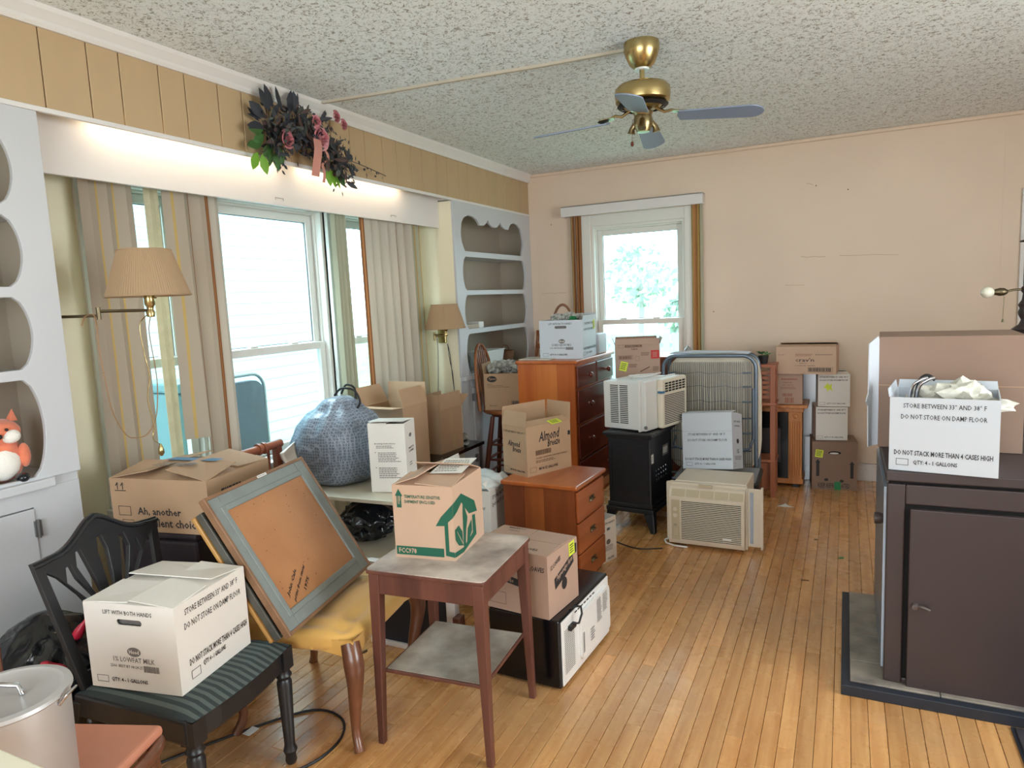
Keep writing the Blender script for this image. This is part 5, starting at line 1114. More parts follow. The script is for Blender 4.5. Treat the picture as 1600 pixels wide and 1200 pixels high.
# ================================================================== hanging flower swag
t = thing('flower_swag', 'dark dried flower swag with pink roses and ribbon on the soffit above the window', 'flowers', (-2.66, 2.98, 2.45), 0)
rs = random.Random(5)
mat('leaf_sage', (84, 90, 84), .7, var=.3, vscale=20); mat('dried_brown', (86, 66, 62), .8, var=.3, vscale=20)
def leaf(c, d, ln, wd, m, nm='leaf', curl=.25):
    c = Vector(c); d = Vector(d).normalized(); sd = d.cross(Vector((1, 0, 0)) + Vector((0, rs.uniform(-.4, .4), rs.uniform(-.4, .4)))).normalized(); n = d.cross(sd)
    vs = []
    for u, w_ in ((0, 0), (.25, .8), (.55, 1), (.82, .55), (1, 0)):
        p = c+d*ln*u+n*curl*ln*u*u*.6
        vs += [p-sd*wd*w_/2+n*wd*.12*w_, p, p+sd*wd*w_/2+n*wd*.12*w_]
    fs = []
    for i in range(4):
        a = i*3; fs += [(a, a+1, a+4, a+3), (a+1, a+2, a+5, a+4)]
    MB().add(vs, fs).build(nm, m, t, smooth=60)
L0 = lambda y, z, x=-2.62: Vector((x+2.66, y-2.98, z-2.45))
for i in range(290):          # dark foliage mass, widest left and drooping right
    u = rs.random(); y = 2.69+.60*u; zc_ = 2.55-.10*u-.5*(u-.5)**2; z = min(zc_+rs.gauss(0, .05), 2.64)
    ang = rs.uniform(0, 2*math.pi)
    leaf(L0(y, z, -2.66+rs.uniform(0, .09)), (rs.uniform(-.2, .7), math.cos(ang), math.sin(ang)), rs.uniform(.04, .095), rs.uniform(.016, .036), rs.choice(('leaf_dark', 'leaf_dark', 'leaf_dark', 'leaf_sage', 'dried_brown')), curl=rs.uniform(-.4, .4))
for (y, z, dy, dz) in ((2.76, 2.58, -.5, 1), (2.82, 2.58, -.3, 1), (2.88, 2.58, .1, 1), (2.92, 2.58, -.15, 1), (2.70, 2.52, -1, .5), (2.69, 2.47, -1, -.1), (2.74, 2.56, -.7, 1)): leaf(L0(y, z), (.2, dy, dz), .12, .055, 'leaf_dark')
for (y, z, dy, dz, m) in ((2.68, 2.46, -1, -.1, 'leaf_green'), (2.68, 2.44, -1, -.9, 'leaf_green'), (2.66, 2.39, -1, -.2, 'leaf_green'), (2.63, 2.345, -.5, -1, 'leaf_bright'), (2.655, 2.34, .2, -1, 'leaf_bright'), (2.73, 2.38, -.3, -1, 'leaf_green'), (2.75, 2.37, .1, -1, 'leaf_green'),
                          (2.74, 2.40, -.9, -.8, 'leaf_green'), (3.15, 2.345, .0, -1, 'leaf_bright'), (3.18, 2.34, .2, -1, 'leaf_bright'), (3.205, 2.335, .4, -1, 'leaf_bright'), (3.23, 2.345, .5, -1, 'leaf_green'), (2.77, 2.40, .2, -1, 'leaf_green')): leaf(L0(y, z), (.15, dy, dz), .10, .05, m)
for k in range(16): u = k/15; leaf(L0(3.25+.40*u, 2.40-.03*u+.02*math.sin(k*2)), (.2, math.sin(k*1.7), math.cos(k*1.7)), .035*(1-.5*u), .022*(1-.5*u), 'leaf_dark')
MB().tube(spline([L0(3.15, 2.44), L0(3.3, 2.42), L0(3.5, 2.40), L0(3.69, 2.375)]), .0025, 5).tube(spline([L0(2.72, 2.44), L0(2.68, 2.36), L0(2.64, 2.35)]), .002, 5).tube([L0(2.80, 2.40), L0(2.79, 2.30)], .002, 5).build('stem', 'twig', t)
for k in range(7): leaf(L0(2.79+.012*math.sin(k*2), 2.37-.015*k), (.2, math.sin(k*2.2), -.6), .03, .018, 'leaf_dark')
def rose(y, z, r_, m):
    q = None; c = L0(y, z, -2.575)
    for k in range(12):
        a = k*2.4; rk = r_*(.16+.84*k/11); hk = r_*(.95-.62*k/11); s = MB(); vs = []
        for i in range(7):
            for j in range(5):
                th = a+(-1.05+2.1*i/6); ph = j/4; edge = 1-.16*abs(i-3)/3; rad = rk*(.5+.5*ph**.6)+(r_*.12*(k/11) if j == 4 else 0)
                vs.append((hk*ph*edge-(.15*r_*(k/11) if j == 4 else 0), rad*math.cos(th), rad*math.sin(th)))
        s.add(vs, [(i*5+j, (i+1)*5+j, (i+1)*5+j+1, i*5+j+1) for i in range(6) for j in range(4)])
        o = s.build('rose' if k == 0 else 'petal', m if k % 3 else 'rose_deep', t if k == 0 else q, smooth=60, loc=c if k == 0 else None)
        if k == 0: q = o
rose(3.035, 2.475, .064, 'rose_pink'); rose(3.015, 2.555, .038, 'rose_pink'); rose(2.785, 2.425, .046, 'rose_dusky'); rose(3.185, 2.622, .032, 'rose_dusky'); rose(3.245, 2.59, .03, 'rose_dusky')
def ribbon(pts, w_):
    pts = spline([L0(*p) for p in pts], 4); s = MB(); vs = []
    for p in pts: vs += [p-Vector((0, w_/2, 0)), p+Vector((0, w_/2, 0)), p-Vector((.0015, w_/2, 0)), p+Vector((-.0015, w_/2, 0))]
    fs = []
    for i in range(len(pts)-1): a = 4*i; fs += [(a, a+1, a+5, a+4), (a+2, a+6, a+7, a+3), (a, a+4, a+6, a+2), (a+1, a+3, a+7, a+5)]
    s.add(vs, fs).build('ribbon', 'ribbon_pink', t, smooth=60)
ribbon([(2.985, 2.46, -2.545), (2.97, 2.40, -2.53), (2.965, 2.34, -2.54), (2.955, 2.265, -2.55)], .06)
ribbon([(3.02, 2.44, -2.57), (3.07, 2.41, -2.56), (3.09, 2.375, -2.57), (3.05, 2.345, -2.575), (3.065, 2.30, -2.58), (3.06, 2.25, -2.585)], .02)

# ================================================================== gold chair with the leaning frames
t = thing('gold_chair', 'gold tufted chair with cabriole legs holding the leaning picture frames', 'chair', (-1.83, 1.985, 0), 10)
def seatf(p, n):
    x, y = p.x, p.y; z = .405+.055*math.copysign(abs(n.z)**.6, n.z)
    if n.z > 0: z -= .020*sum(math.exp(-(((x-a)**2+(y-b)**2)/.0022)) for a in (-.14, 0, .14) for b in (-.16, -.05, .07, .18))
    return Vector((.28*math.copysign(abs(n.x)**.42, n.x), .285*math.copysign(abs(n.y)**.42, n.y), z))
blob(.28, .285, .06, 0, 1, 3, 5, fn=seatf).build('seat', 'gold_fabric', t, smooth=70)
s = MB(); loop = []
for (a, b) in (((-.27, -.275), (.27, -.275)), ((.27, -.275), (.27, .275)), ((.27, .275), (-.27, .275))):
    for i in range(13): u = i/12; loop.append((a[0]+(b[0]-a[0])*u, a[1]+(b[1]-a[1])*u, .352+.035*math.sin(math.pi*u)))
vs = []
for x_, y_, z in loop: vs += [(x_, y_, .42), (x_, y_, z), (x_*.97, y_*.97, .42), (x_*.97, y_*.97, z)]
fs = []
for i in range(len(loop)-1): a = 4*i; fs += [(a, a+1, a+5, a+4), (a+2, a+6, a+7, a+3), (a+1, a+3, a+7, a+5)]
s.add(vs, fs).build('apron', 'gold_fabric', t, smooth=50)
for (x_, y_) in ((.245, -.25), (.245, .25), (-.24, -.25), (-.24, .25)):
    sx_, sy_2 = math.copysign(1, x_), math.copysign(1, y_)
    cab = [(x_, y_, .40), (x_+.022*sx_, y_+.022*sy_2, .33), (x_+.018*sx_, y_+.018*sy_2, .25), (x_, y_, .15), (x_-.008*sx_, y_-.008*sy_2, .07), (x_+.004*sx_, y_+.004*sy_2, .025), (x_+.014*sx_, y_+.014*sy_2, .0)]
    MB().tube(spline(cab, 3), [r_ for a, b in zip([.034, .036, .028, .021, .0165, .017], [.036, .028, .021, .0165, .017, .02]) for r_ in (a, a+(b-a)/3, a+(b-a)*2/3)]+[.02], 12).build('leg', 'walnut', t, smooth=60)
for i in range(9): MB().lathe([(.006, 0), (.004, .004), (0, .005)], 8, M=frame((.27+.004, -.275+i*.010, .357-.003*abs(i-4)), (0, 1, 0), (0, 0, 1))).build('nail_head', 'antique_brass', t)
for y_ in (-.12, .06): MB().lathe([(.009, 0), (.006, .004), (0, .005)], 10, M=frame((-.0+.05, -.279, .385), (1, 0, 0), (0, 0, 1)) @ T_((y_, 0, 0))).build('button', 'gold_fabric', t)
FBk = frame((-.255, .245, .42), (0, -1, 0), (-.40, 0, .92))
MB().plate([(0, 0), (.48, 0), (.49, .12), (.44, .18), (.25, .21), (.04, .18), (-.01, .12)], [], .04, FBk).build('chair_back', 'gold_fabric', t, bevel=.012)

A_ = R(102.23); TL = R(31.4); U_ = Vector((math.cos(A_), math.sin(A_), 0)); Nn = Vector((-math.sin(A_), math.cos(A_), 0)); V_ = Vector((0, 0, 1))*math.cos(TL)+Nn*math.sin(TL)
FP = frame(Vector((-1.661, 1.621, .478)), U_, V_)      # w = U x V points to the room
def picture(name, label, F, w_, h_, fr, depth, face_m, frame_m, edge='frame_copper'):
    o = F.to_translation(); t = thing(name, label, 'picture frame', o); G = T_(-o) @ F
    def ring(s, a, b, c, d, tt, z0, z1):
        for q in ((a, b, a+tt, d), (c-tt, b, c, d), (a+tt, b, c-tt, b+tt), (a+tt, d-tt, c-tt, d)): s.box(q[0], q[1], z0, q[2], q[3], z1, 0, G)
        return s
    ring(MB(), 0, 0, w_, h_, .012, -depth, .004).build('outer_edge', edge, t, bevel=.002)
    ring(MB(), .010, .010, w_-.010, h_-.010, fr, -depth+.004, .0).build('frame_face', frame_m, t, bevel=.003)
    ring(MB(), fr-.012, fr-.012, w_-fr+.012, h_-fr+.012, .022, -.002, .004).build('inner_lip', frame_m, t, bevel=.004)
    MB().box(fr, fr, -depth, w_-fr, h_-fr, -.004, 0, G).build('backing_board', face_m, t)
    return t, G
t, G = picture('picture_frame', 'large grey-green picture frame showing its handwritten brown backing board', FP, .628, .548, .062, .022, 'backing_board', 'frame_grey')
hw = G @ T_((.140, .045, -.0035)) @ RotM(30, 'Z')
prints(hw, .165, .085, [('s', 'John Cale', .0, .78, .75, .98), ('s', 'print from stoni', .0, .42, .98, .60), ('s', '1975', .45, .08, .80, .24)], lift=.0008).build('handwriting', 'ink_black', t)
s = MB(); rr_ = random.Random(4)
for i in range(60):
    u, v = rr_.uniform(.08, .54), rr_.uniform(.08, .47); q = rr_.uniform(.0015, .004)
    s.add([(u-q, v, -.0033), (u, v-q*.6, -.0033), (u+q, v, -.0033), (u, v+q*.6, -.0033)], [(0, 1, 2, 3)], 0, G)
tag(s.build('flecks', 'ink_brown', t), kind='stuff')
prints(G @ T_((.30, .536, .0045)), .06, .010, [('r', 0, 0, 1, 1, 1), ('l', .1, .2, .9, .8, 1)]).build('paper_label', ['ink_grey', 'paper_label'], t)
FP2 = FP @ T_((-.004, .012, -.036)); 
picture('picture_frame', 'second picture frame mostly hidden behind the handwritten one on the gold chair', FP2, .60, .50, .045, .022, 'backing_board', 'frame_dark', 'frame_dark')
F3 = FP @ T_((-.002, .014, -.066)); o3 = F3.to_translation()
t = thing('wooden_board', 'golden wooden board leaning at the back of the picture frames', 'board', o3)
MB().box(0, 0, -.018, .60, .50, 0, 0, T_(-o3) @ F3).build('board', 'golden_board', t, bevel=.006); MB().box(.02, .47, 0, .58, .485, .003, 0, T_(-o3) @ F3).build('edge_strip', 'oak', t)

# black trunk under the delivery carton and the bag behind the chair
t = thing('dark_cabinet', 'dark low cabinet with rounded top edge carrying the delivery carton', 'cabinet', (-2.40, 1.93, 0), 9.7)
MB().box(-.24, -.20, .04, .13, .19, .70).build('cabinet_body', 'dark_trunk', t, bevel=.02, seg=3); MB().box(-.25, -.21, .70, .14, .20, .73).build('cabinet_top', 'dark_trunk', t, bevel=.012, seg=3)
for x_ in (-.2, .1):
    for y_ in (-.15, .15): MB().cyl((x_, y_, 0), (x_, y_, .04), .02, 10).build('foot', 'rubber_black', t)
def bagf(h0, h1):
    def f(p, n):
        z = h0+(h1-h0)*(n.z*.5+.5); k = 1-.55*max(0, n.z)**2.2
        cr = .045*noise.fractal(Vector((n.x*3, n.y*3, n.z*1.5))*1.6, .8, 2.2, 4)
        return Vector((p.x*k+cr*n.x, p.y*k+cr*n.y, z))
    return f
t = thing('garbage_bag', 'black garbage bag with red drawstrings behind the black chair', 'bag', (-2.41, 1.27, 0), 0)
blob(.235, .30, .3, .12, 1.3, 9, 5, fn=bagf(.0, .60), flat=.001).build('bag_body', 'bag_black', t, smooth=75)
for (x_, y_, z, r_) in ((.12, .08, .545, .05), (.15, -.10, .45, .045)):
    MB().tube(spline([(x_, y_-r_, z-.03), (x_+.03, y_-r_*.5, z+.03), (x_+.02, y_+r_*.3, z+.045), (x_+.03, y_+r_, z+.0), (x_+.035, y_+r_*.5, z-.05)]), [.012+.006*math.sin(i) for i in range(21)], 7).build('drawstring', 'bag_red', t, smooth=70)

# ================================================================== the corner nearest the camera
t = thing('stock_pot', 'large aluminium stock pot with flat lid at the lower left corner', 'pot', (-1.70, .795, .466), 0)
MB().lathe([(.118, .0), (.123, .008), (.127, .255), (.1235, .255), (.120, .012), (0, .010)], 48).build('pot_body', 'aluminium', t, smooth=50)
MB().lathe([(0, .262), (.108, .262), (.117, .268), (.132, .266), (.134, .258), (.127, .252), (.0, .255)][::-1], 48).build('lid', 'aluminium', t, smooth=40)
MB().tube([(-.035, -.02, .264), (-.03, -.02, .285), (.0, .0, .29), (.028, .018, .285), (.033, .022, .264)], .006, 8).build('lid_handle', 'chrome', t, smooth=60)
MB().tube([(.118, .05, .24), (.135, .06, .262), (.128, .085, .268), (.11, .075, .25)], .0035, 8).build('bail_ear', 'chrome', t, smooth=60)
t = thing('leather_chair', 'dark-framed chair with peach leather seat under the stock pot', 'chair', (-1.80, .85, 0), 20)
MB().box(-.235, -.22, .435, .235, .22, .465).build('seat_cushion', 'peach_leather', t, bevel=.012, seg=3)
MB().tube([(p[0], p[1], .425) for p in [(.25*math.copysign(abs(math.cos(a))**.35, math.cos(a)), .235*math.copysign(abs(math.sin(a))**.35, math.sin(a))) for a in [2*math.pi*k/40 for k in range(40)]]], .017, 8, closed=True).build('seat_frame', 'walnut', t, smooth=60)
for x_ in (-.2, .2):
    for y_ in (-.19, .19): MB().taper((x_*1.1, y_*1.08, 0), (x_, y_, .42), (.012, .012), (.02, .02)).build('leg', 'walnut', t, bevel=.003)
MB().tube(spline([(-.225, .2, .43), (-.24, .22, .6), (-.28, .245, .83), (-.28, .1, .875), (-.28, -.1, .865), (-.28, -.19, .83), (-.24, -.2, .6), (-.225, -.2, .43)]), .016, 10).build('backrest', 'walnut', t, smooth=60)
t = thing('work_table', 'cream-topped table corner below the stock pot', 'table', (-1.52, .44, 0), 0)
mat('cream_top', (226, 220, 200), .45)
MB().box(-.30, -.25, .725, .30, .225, .75).build('tabletop', 'cream_top', t, bevel=.004)
for x_ in (-.27, .08):
    for y_ in (-.22, .08): MB().taper((x_, y_, 0), (x_, y_, .725), (.015, .015), (.02, .02)).build('leg', 'white_trim', t)

# ================================================================== laminate stand, patterned sack, pleated bundle, headboard rail
t = thing('laminate_stand', 'two-tier pale laminate stand under the patterned sack', 'shelf', (-2.36, 2.96, 0), 3)
MB().box(-.30, -.24, .568, .42, .22, .59).build('top_board', 'laminate', t, bevel=.004); MB().box(-.28, -.36, .275, .40, .20, .295).build('lower_board', 'laminate', t, bevel=.004)
for x_ in (-.27, .39):
    for y_ in (-.20, .19): MB().cbox(x_, y_, .284, .022, .022, .568).build('leg', 'laminate', t)
def sackf(p, n):
    th = math.atan2(n.y, n.x); r_ = max(1e-4, math.hypot(n.x, n.y)); q = n.z*.5+.5
    if n.z < 0: rad = r_**.22; z = .20*(1+n.z)**.8
    else: rad = r_**.75*(1-.10*n.z); z = .20+.235*n.z**.9+.045*max(0, n.z-.9)/.1
    rad += .05*noise.fractal(Vector((math.cos(th)*1.6, math.sin(th)*1.6, z*5)), .8, 2.1, 4)+.05*math.sin(th*10+6*z)*max(0, n.z)**.8*min(1, r_*2.5)
    rad *= 1+.10*max(0, -math.cos(th))*(1-z/.48)
    return Vector((math.cos(th)*rad*.275+.05*(z/.48)**2, math.sin(th)*rad*.24, z+.012*noise.noise(n*4)))
t = thing('patterned_sack', 'full grey-blue patterned sack with black rope handles on the laminate stand', 'bag', (-2.60, 3.02, .592), 0)
blob(.31, .255, .25, .0, 1, 4, 5, fn=sackf, flat=.001).build('sack_body', 'patterned_sack', t, smooth=70)
MB().tube(spline([(.05, -.05, .49), (.10, -.05, .53), (.17, -.03, .52), (.20, -.02, .46), (.18, -.02, .42)]), .006, 8).build('handle', 'rubber_black', t, smooth=60)
MB().tube(spline([(.04, .02, .49), (.07, .03, .54), (.12, .04, .52), (.12, .04, .45)]), .006, 8).build('handle', 'rubber_black', t, smooth=60)
s = MB(); vs = []; nn = 44
for i in range(nn+1):
    for j in range(9):
        u, v = i/nn, j/8; ang = R(-62+58*u); rr_ = .05+.26*v
        vs.append((.10*v+.006*((i % 2)*2-1)*(.3+v)-.03, -rr_*math.cos(ang)*.95, .155+rr_*math.sin(ang)*.55-.02*v))
s.add(vs, [(i*9+j, (i+1)*9+j, (i+1)*9+j+1, i*9+j+1) for i in range(nn) for j in range(8)])
o = s.build('pleated_cloth', 'pleat_white', None, smooth=40, loc=(-2.72, 2.93, .70)); sm = o.modifiers.new('thickness', 'SOLIDIFY'); sm.thickness = .003; tag(o, 'white finely pleated cloth spread below the left of the sack', 'cloth')
t = thing('wooden_bench', 'reddish wooden bench back rail with turned rings below the bay window', 'bench', (-2.82, 2.70, 0), 0)
MB().cyl((0, -.42, .82), (0, .11, .836), .023, 14).build('top_rail', 'rail_wood', t, smooth=50)
for y_ in (-.05, -.015): MB().lathe([(.03, -.01), (.034, 0), (.03, .01)], 14, M=T_((0, y_, .832)) @ RotM(90, 'X')).build('turned_ring', 'rail_wood', t, smooth=50)
for y_ in (-.38, .08): MB().taper((0, y_, 0), (0, y_, .82), (.018, .018), (.02, .02)).build('post', 'rail_wood', t, bevel=.004)
MB().box(-.02, -.38, .40, .12, .12, .425).build('seat_board', 'rail_wood', t, bevel=.004)
for k in range(4): MB().cyl((0, -.30+k*.105, .42), (0, -.30+k*.105, .82), .008, 8).build('spindle', 'rail_wood', t)
for y_ in (-.33, .09): MB().taper((.10, y_, 0), (.10, y_, .40), (.015, .015), (.018, .018)).build('leg', 'rail_wood', t)
# bags stored on the stand
for k, (loc, r_, h_, lab) in enumerate((((-2.34, 2.92, .296), .16, .24, 'black garbage bag on the lower board of the laminate stand, on the left'), ((-2.04, 3.03, .296), .11, .18, 'smaller black garbage bag on the lower board, right behind the side table carton'))):
    tag(blob(r_, r_*.8, .2, .12, 2, 11+k, 4, fn=bagf(0, h_), flat=.001).build('garbage_bag', 'bag_black', None, smooth=75, loc=loc), lab, 'bag')
tag(blob(.15, .13, .2, .12, 2, 21, 4, fn=bagf(0, .34), flat=.001).build('garbage_bag', 'bag_black', None, smooth=75, loc=(-1.72, 3.05, .001)), 'black plastic bag on the floor between the green-print carton and the file cabinet', 'bag')
# white-framed dark screen on the floor behind the table, curved chair rocker
t = thing('framed_screen', 'dark screen with white frame standing on the floor beyond the dusty side table', 'screen', (-1.75, 2.46, 0), 0)
for q in ((-.24, 0, -.22, .40), (.185, 0, .23, .40), (-.22, 0, .185, .022), (-.22, .37, .185, .40)): MB().box(q[0], -.02, q[1], q[2], .02, q[3]).build('frame_bar', 'white_trim', t, bevel=.003)
MB().box(-.22, -.005, .022, .185, .005, .37).build('glass', 'hearth_edge', t)
t = tag(MB().cbox(0, 0, .11, .035, .05, .22).build('wooden_block', 'table_wood', None, loc=(-1.49, 2.42, .0), bevel=.004), 'short dark red wooden post standing right of the white-framed screen', 'wood post')

# ================================================================== black bench, its clutter, bar stool
t = thing('black_bench', 'low black bench under the two empty brown cartons', 'bench', (-2.66, 3.97, 0), 0)
MB().box(-.20, -.60, .475, .17, .60, .50).build('bench_top', 'black_gloss', t, bevel=.003)
for x_ in (-.18, .15):
    for y_ in (-.57, .57): MB().cbox(x_, y_, .2375, .02, .02, .475).build('leg', 'metal_grey', t)
MB().box(-.19, -.58, .22, .16, .58, .235).build('lower_shelf', 'black_gloss', t, bevel=.003)
for k, (y, w_, h_, m, lab) in enumerate(((3.62, .10, .11, 'black_gloss', 'small black box on the lower shelf of the black bench'), (3.80, .13, .12, 'cardboard_pale', 'small tan fruit-printed box under the black bench'), (3.96, .08, .13, 'rose_dusky', 'dark pink box under the black bench'),
                                         (4.06, .07, .13, 'paper_label', 'narrow white box under the black bench'), (4.20, .14, .12, 'cabinet_inside', 'plain taupe box under the black bench'))):
    b = thing('small_box', lab, 'box', (-2.56, y, .236), 3-k); MB().box(-.06, -w_/2, 0, .06, w_/2, h_).build('box_body', m, b, bevel=.002); MB().box(-.0, -w_/2, h_, .0602, w_/2, h_+.0015).build('flap', m, b)
    if k in (1, 3): prints(frame((.0602, -w_/2, 0), (0, 1, 0), (0, 0, 1)), w_, h_, [('e', .3, .4, .12, .14, 0), ('e', .65, .45, .1, .12, 0), ('l', .1, .7, .9, .9, 2)]).build('lettering', ['ink_red'], b)
t = thing('newspaper_roll', 'rolled newspaper on the end of the black bench', 'newspaper', (-2.60, 4.46, .5015), 35)
sp_ = [((.030-.0035*k/8)*math.cos(k*.6), .031+(.030-.0035*k/8)*math.sin(k*.6)) for k in range(26)]
vs = [(x, -.11, z) for x, z in sp_]+[(x, .11, z) for x, z in sp_]; n_ = len(sp_)
o = MB().add(vs, [(i, i+1, n_+i+1, n_+i) for i in range(n_-1)]).build('newspaper_sheet', 'newsprint', t, smooth=60); sm = o.modifiers.new('thickness', 'SOLIDIFY'); sm.thickness = .0012
t = thing('bar_stool', 'bow-back wooden bar stool holding the oval-logo carton', 'stool', (-2.455, 4.935, 0), 8)
MB().lathe([(0, .670), (.19, .670), (.205, .682), (.20, .702), (0, .700)], 36).build('seat', 'stool_wood', t, smooth=40)
MB().lathe([(0, .645), (.14, .645), (.14, .670), (0, .670)], 24).build('swivel', 'stool_leg', t, smooth=40)
for sx_ in (-1, 1):
    for sy_2 in (-1, 1):
        p, q = Vector((sx_*.18, sy_2*.18, 0)), Vector((sx_*.10, sy_2*.10, .645)); MB().tube([p.lerp(q, u) for u in (0, .1, .25, .3, .35, .6, .8, 1)], [.012, .015, .02, .016, .021, .022, .02, .017], 10).build('leg', 'stool_leg', t, smooth=50)
for z, k in ((.18, 0), (.30, 1), (.42, 0)):
    h = .18-.08*z/.645
    for a, b in (((-h, -h), (h, -h)), ((h, -h), (h, h)), ((h, h), (-h, h)), ((-h, h), (-h, -h))): MB().tube([(a[0], a[1], z), ((a[0]+b[0])/2, (a[1]+b[1])/2, z), (b[0], b[1], z)], [.008, .013, .008], 8).build('stretcher', 'stool_leg', t, smooth=50)
bow = [(-.17-.05*math.sin(math.pi*i/20), .195*math.cos(math.pi*i/20)*(1+.12*math.sin(math.pi*i/20)), .70+.52*math.sin(math.pi*i/20)**.8) for i in range(21)]
MB().tube(bow, .013, 10).build('bow', 'stool_wood', t, smooth=60)
for k in range(7):
    y = -.135+.045*k; zt = .70+.52*math.sin(math.acos(max(-1, min(1, y*1.05/.215))))**.8
    MB().tube([(-.165, y*.72, .70), (-.19, y*.85, .70+(zt-.70)*.5), (-.17-.05*((zt-.70)/.52), y*1.03, zt-.005)], [.006, .008, .006], 8).build('spindle', 'stool_wood', t, smooth=50)

# ================================================================== crumpled newspaper, carried inside cartons
def crumple(label, loc, r_, seed, m='newsprint', name='crumpled_newspaper', cat='newspaper', sq=(1, 1, .7), group=None):
    def f(p, n):
        d = 1+.45*noise.fractal(n*1.7+Vector((seed, 0, 0)), .7, 2.3, 3)+.10*math.copysign(1, noise.noise(n*5+Vector((0, seed, 0))))
        return Vector((n.x*r_*sq[0]*d, n.y*r_*sq[1]*d, n.z*r_*sq[2]*d+r_*sq[2]))
    bm_ = blob(r_, r_, r_, 0, 1, seed, 3, fn=f); o = bm_.build(name, m, None, loc=loc); return tag(o, label, cat, group)
PG = 'newspapers packed in the dresser carton'
for k, (x, y, z, r_, lab) in enumerate(((-1.99, 4.90, 1.365, .055, 'crumpled newspaper at the left of the milk carton on the dresser'), (-1.89, 4.93, 1.37, .055, 'crumpled newspaper in the middle of the milk carton on the dresser'), (-1.84, 5.05, 1.365, .05, 'crumpled newspaper at the right of the milk carton on the dresser'))): crumple(lab, (x, y, z), r_, 3+k, 'newsprint', group=PG)
crumple('green tissue peeking from the left of the milk carton on the dresser', (-1.985, 4.88, 1.375), .03, 12, 'green_tissue', 'green_tissue', 'tissue'); crumple('green tissue peeking near the right of the milk carton on the dresser', (-1.86, 4.90, 1.375), .035, 14, 'green_tissue', 'green_tissue', 'tissue')
t = thing('wicker_basket', 'brown wicker basket handle rising from the milk carton on the dresser', 'basket', (-2.00, 5.06, 1.20), 25)
MB().lathe([(.07, 0), (.085, .10), (.082, .10), (.067, .004), (0, .004)], 20).build('basket_body', 'wicker', t, smooth=40)
MB().tube([(.085*math.cos(math.pi*i/16), 0, .09+.22*math.sin(math.pi*i/16)) for i in range(17)], .010, 8).build('handle', 'wicker', t, smooth=60)
SG = 'newspapers stuffed in the stove carton'
for k, (x, y, z, r_, sq, m, lab) in enumerate(((.30, 3.0, 1.075, .075, (1.2, .8, .6), 'newsprint_pale', 'crumpled newspaper at the left of the milk carton on the stove'), (.385, 2.99, 1.085, .08, (1.1, .9, .65), 'newsprint_pale', 'largest crumpled newspaper in the middle of the milk carton on the stove'),
                                              (.455, 2.93, 1.085, .055, (1.5, .7, .5), 'newsprint_pale', 'crumpled newspaper end hanging over the right edge of the stove carton'), (.42, 3.06, 1.10, .05, (1.1, 1, .7), 'newsprint', 'grey printed newspaper wad at the back of the stove carton'))): crumple(lab, (x, y, z), r_, 30+k, m, sq=sq, group=SG)
for k, (dx, lab) in enumerate(((0, 'leftmost chrome utensil handle sticking out of the stove carton'), (.022, 'second chrome utensil handle sticking out of the stove carton'))):
    t = tag(MB().tube(spline([(.215+dx, 2.93, 1.0), (.222+dx, 2.925, 1.16), (.25+dx, 2.92, 1.20), (.275+dx, 2.92, 1.21)]), [.006]*16, 8).build('utensil', 'chrome', None, smooth=60), lab, 'utensil')
t = tag(MB().tube(spline([(.235, 2.955, 1.0), (.245, 2.95, 1.17), (.27, 2.945, 1.215), (.30, 2.94, 1.20)]), .007, 8).build('utensil', 'rubber_black', None, smooth=60), 'black utensil handle beside the chrome ones in the stove carton', 'utensil')
for k, (x, y, z, r_, lab) in enumerate(((-2.54, 4.92, .975, .075, 'crumpled newspaper at the left of the oval-logo carton'), (-2.45, 4.95, .98, .08, 'crumpled newspaper in the middle of the oval-logo carton'), (-2.37, 4.97, .975, .07, 'crumpled newspaper at the right of the oval-logo carton'))): crumple(lab, (x, y, z), r_, 50+k, 'newsprint', group='newspapers in the oval-logo carton')
# items on the far ledge
t = thing('glass_pitcher', 'clear glass pitcher on the corner shelf ledge', 'pitcher', (-2.80, 4.98, .981), 0)
MB().lathe([(.05, 0), (.058, .02), (.055, .14), (.06, .175), (.057, .175), (.052, .14), (.054, .02), (0, .012)], 24).build('pitcher_body', 'clear_glass', t, smooth=50); MB().tube(spline([(.05, .03, .15), (.09, .05, .14), (.095, .05, .08), (.055, .03, .04)]), .006, 8).build('handle', 'clear_glass', t, smooth=60)
t = thing('white_tub', 'white rectangular plastic tub on the corner shelf ledge', 'tub', (-2.80, 5.28, .981), 0)
s = MB()
for z0, z1, g in ((0, .16, 0),): s.taper((0, 0, z0), (0, 0, z1), (.07, .13), (.085, .16))
s.build('tub_body', 'white_plastic', t, bevel=.008); MB().plate([(-.09, -.165), (.09, -.165), (.09, .165), (-.09, .165)], [[(-.078, -.153), (.078, -.153), (.078, .153), (-.078, .153)]], .008, T_((0, 0, .158))).build('rim', 'white_plastic', t, bevel=.003)
t = thing('brown_basket', 'small brown basket on the corner shelf ledge right of the white tub', 'basket', (-2.80, 5.62, .981), 0)
MB().lathe([(.06, 0), (.085, .13), (.08, .13), (.055, .006), (0, .006)], 20).build('basket_body', 'wicker', t, smooth=40); MB().tube([(0, .08*math.cos(math.pi*i/12), .12+.06*math.sin(math.pi*i/12)) for i in range(13)], .006, 8).build('handle', 'wicker', t, smooth=60)
t = thing('paint_strip', 'flat grey box with white end on the third corner shelf', 'box', (-2.80, 4.98, 1.338), 0); MB().box(-.05, -.13, 0, .05, .07, .045).build('box_body', 'cabinet_inside', t, bevel=.002); MB().box(-.05, .07, 0, .055, .15, .06).build('white_end', 'white_plastic', t, bevel=.002)
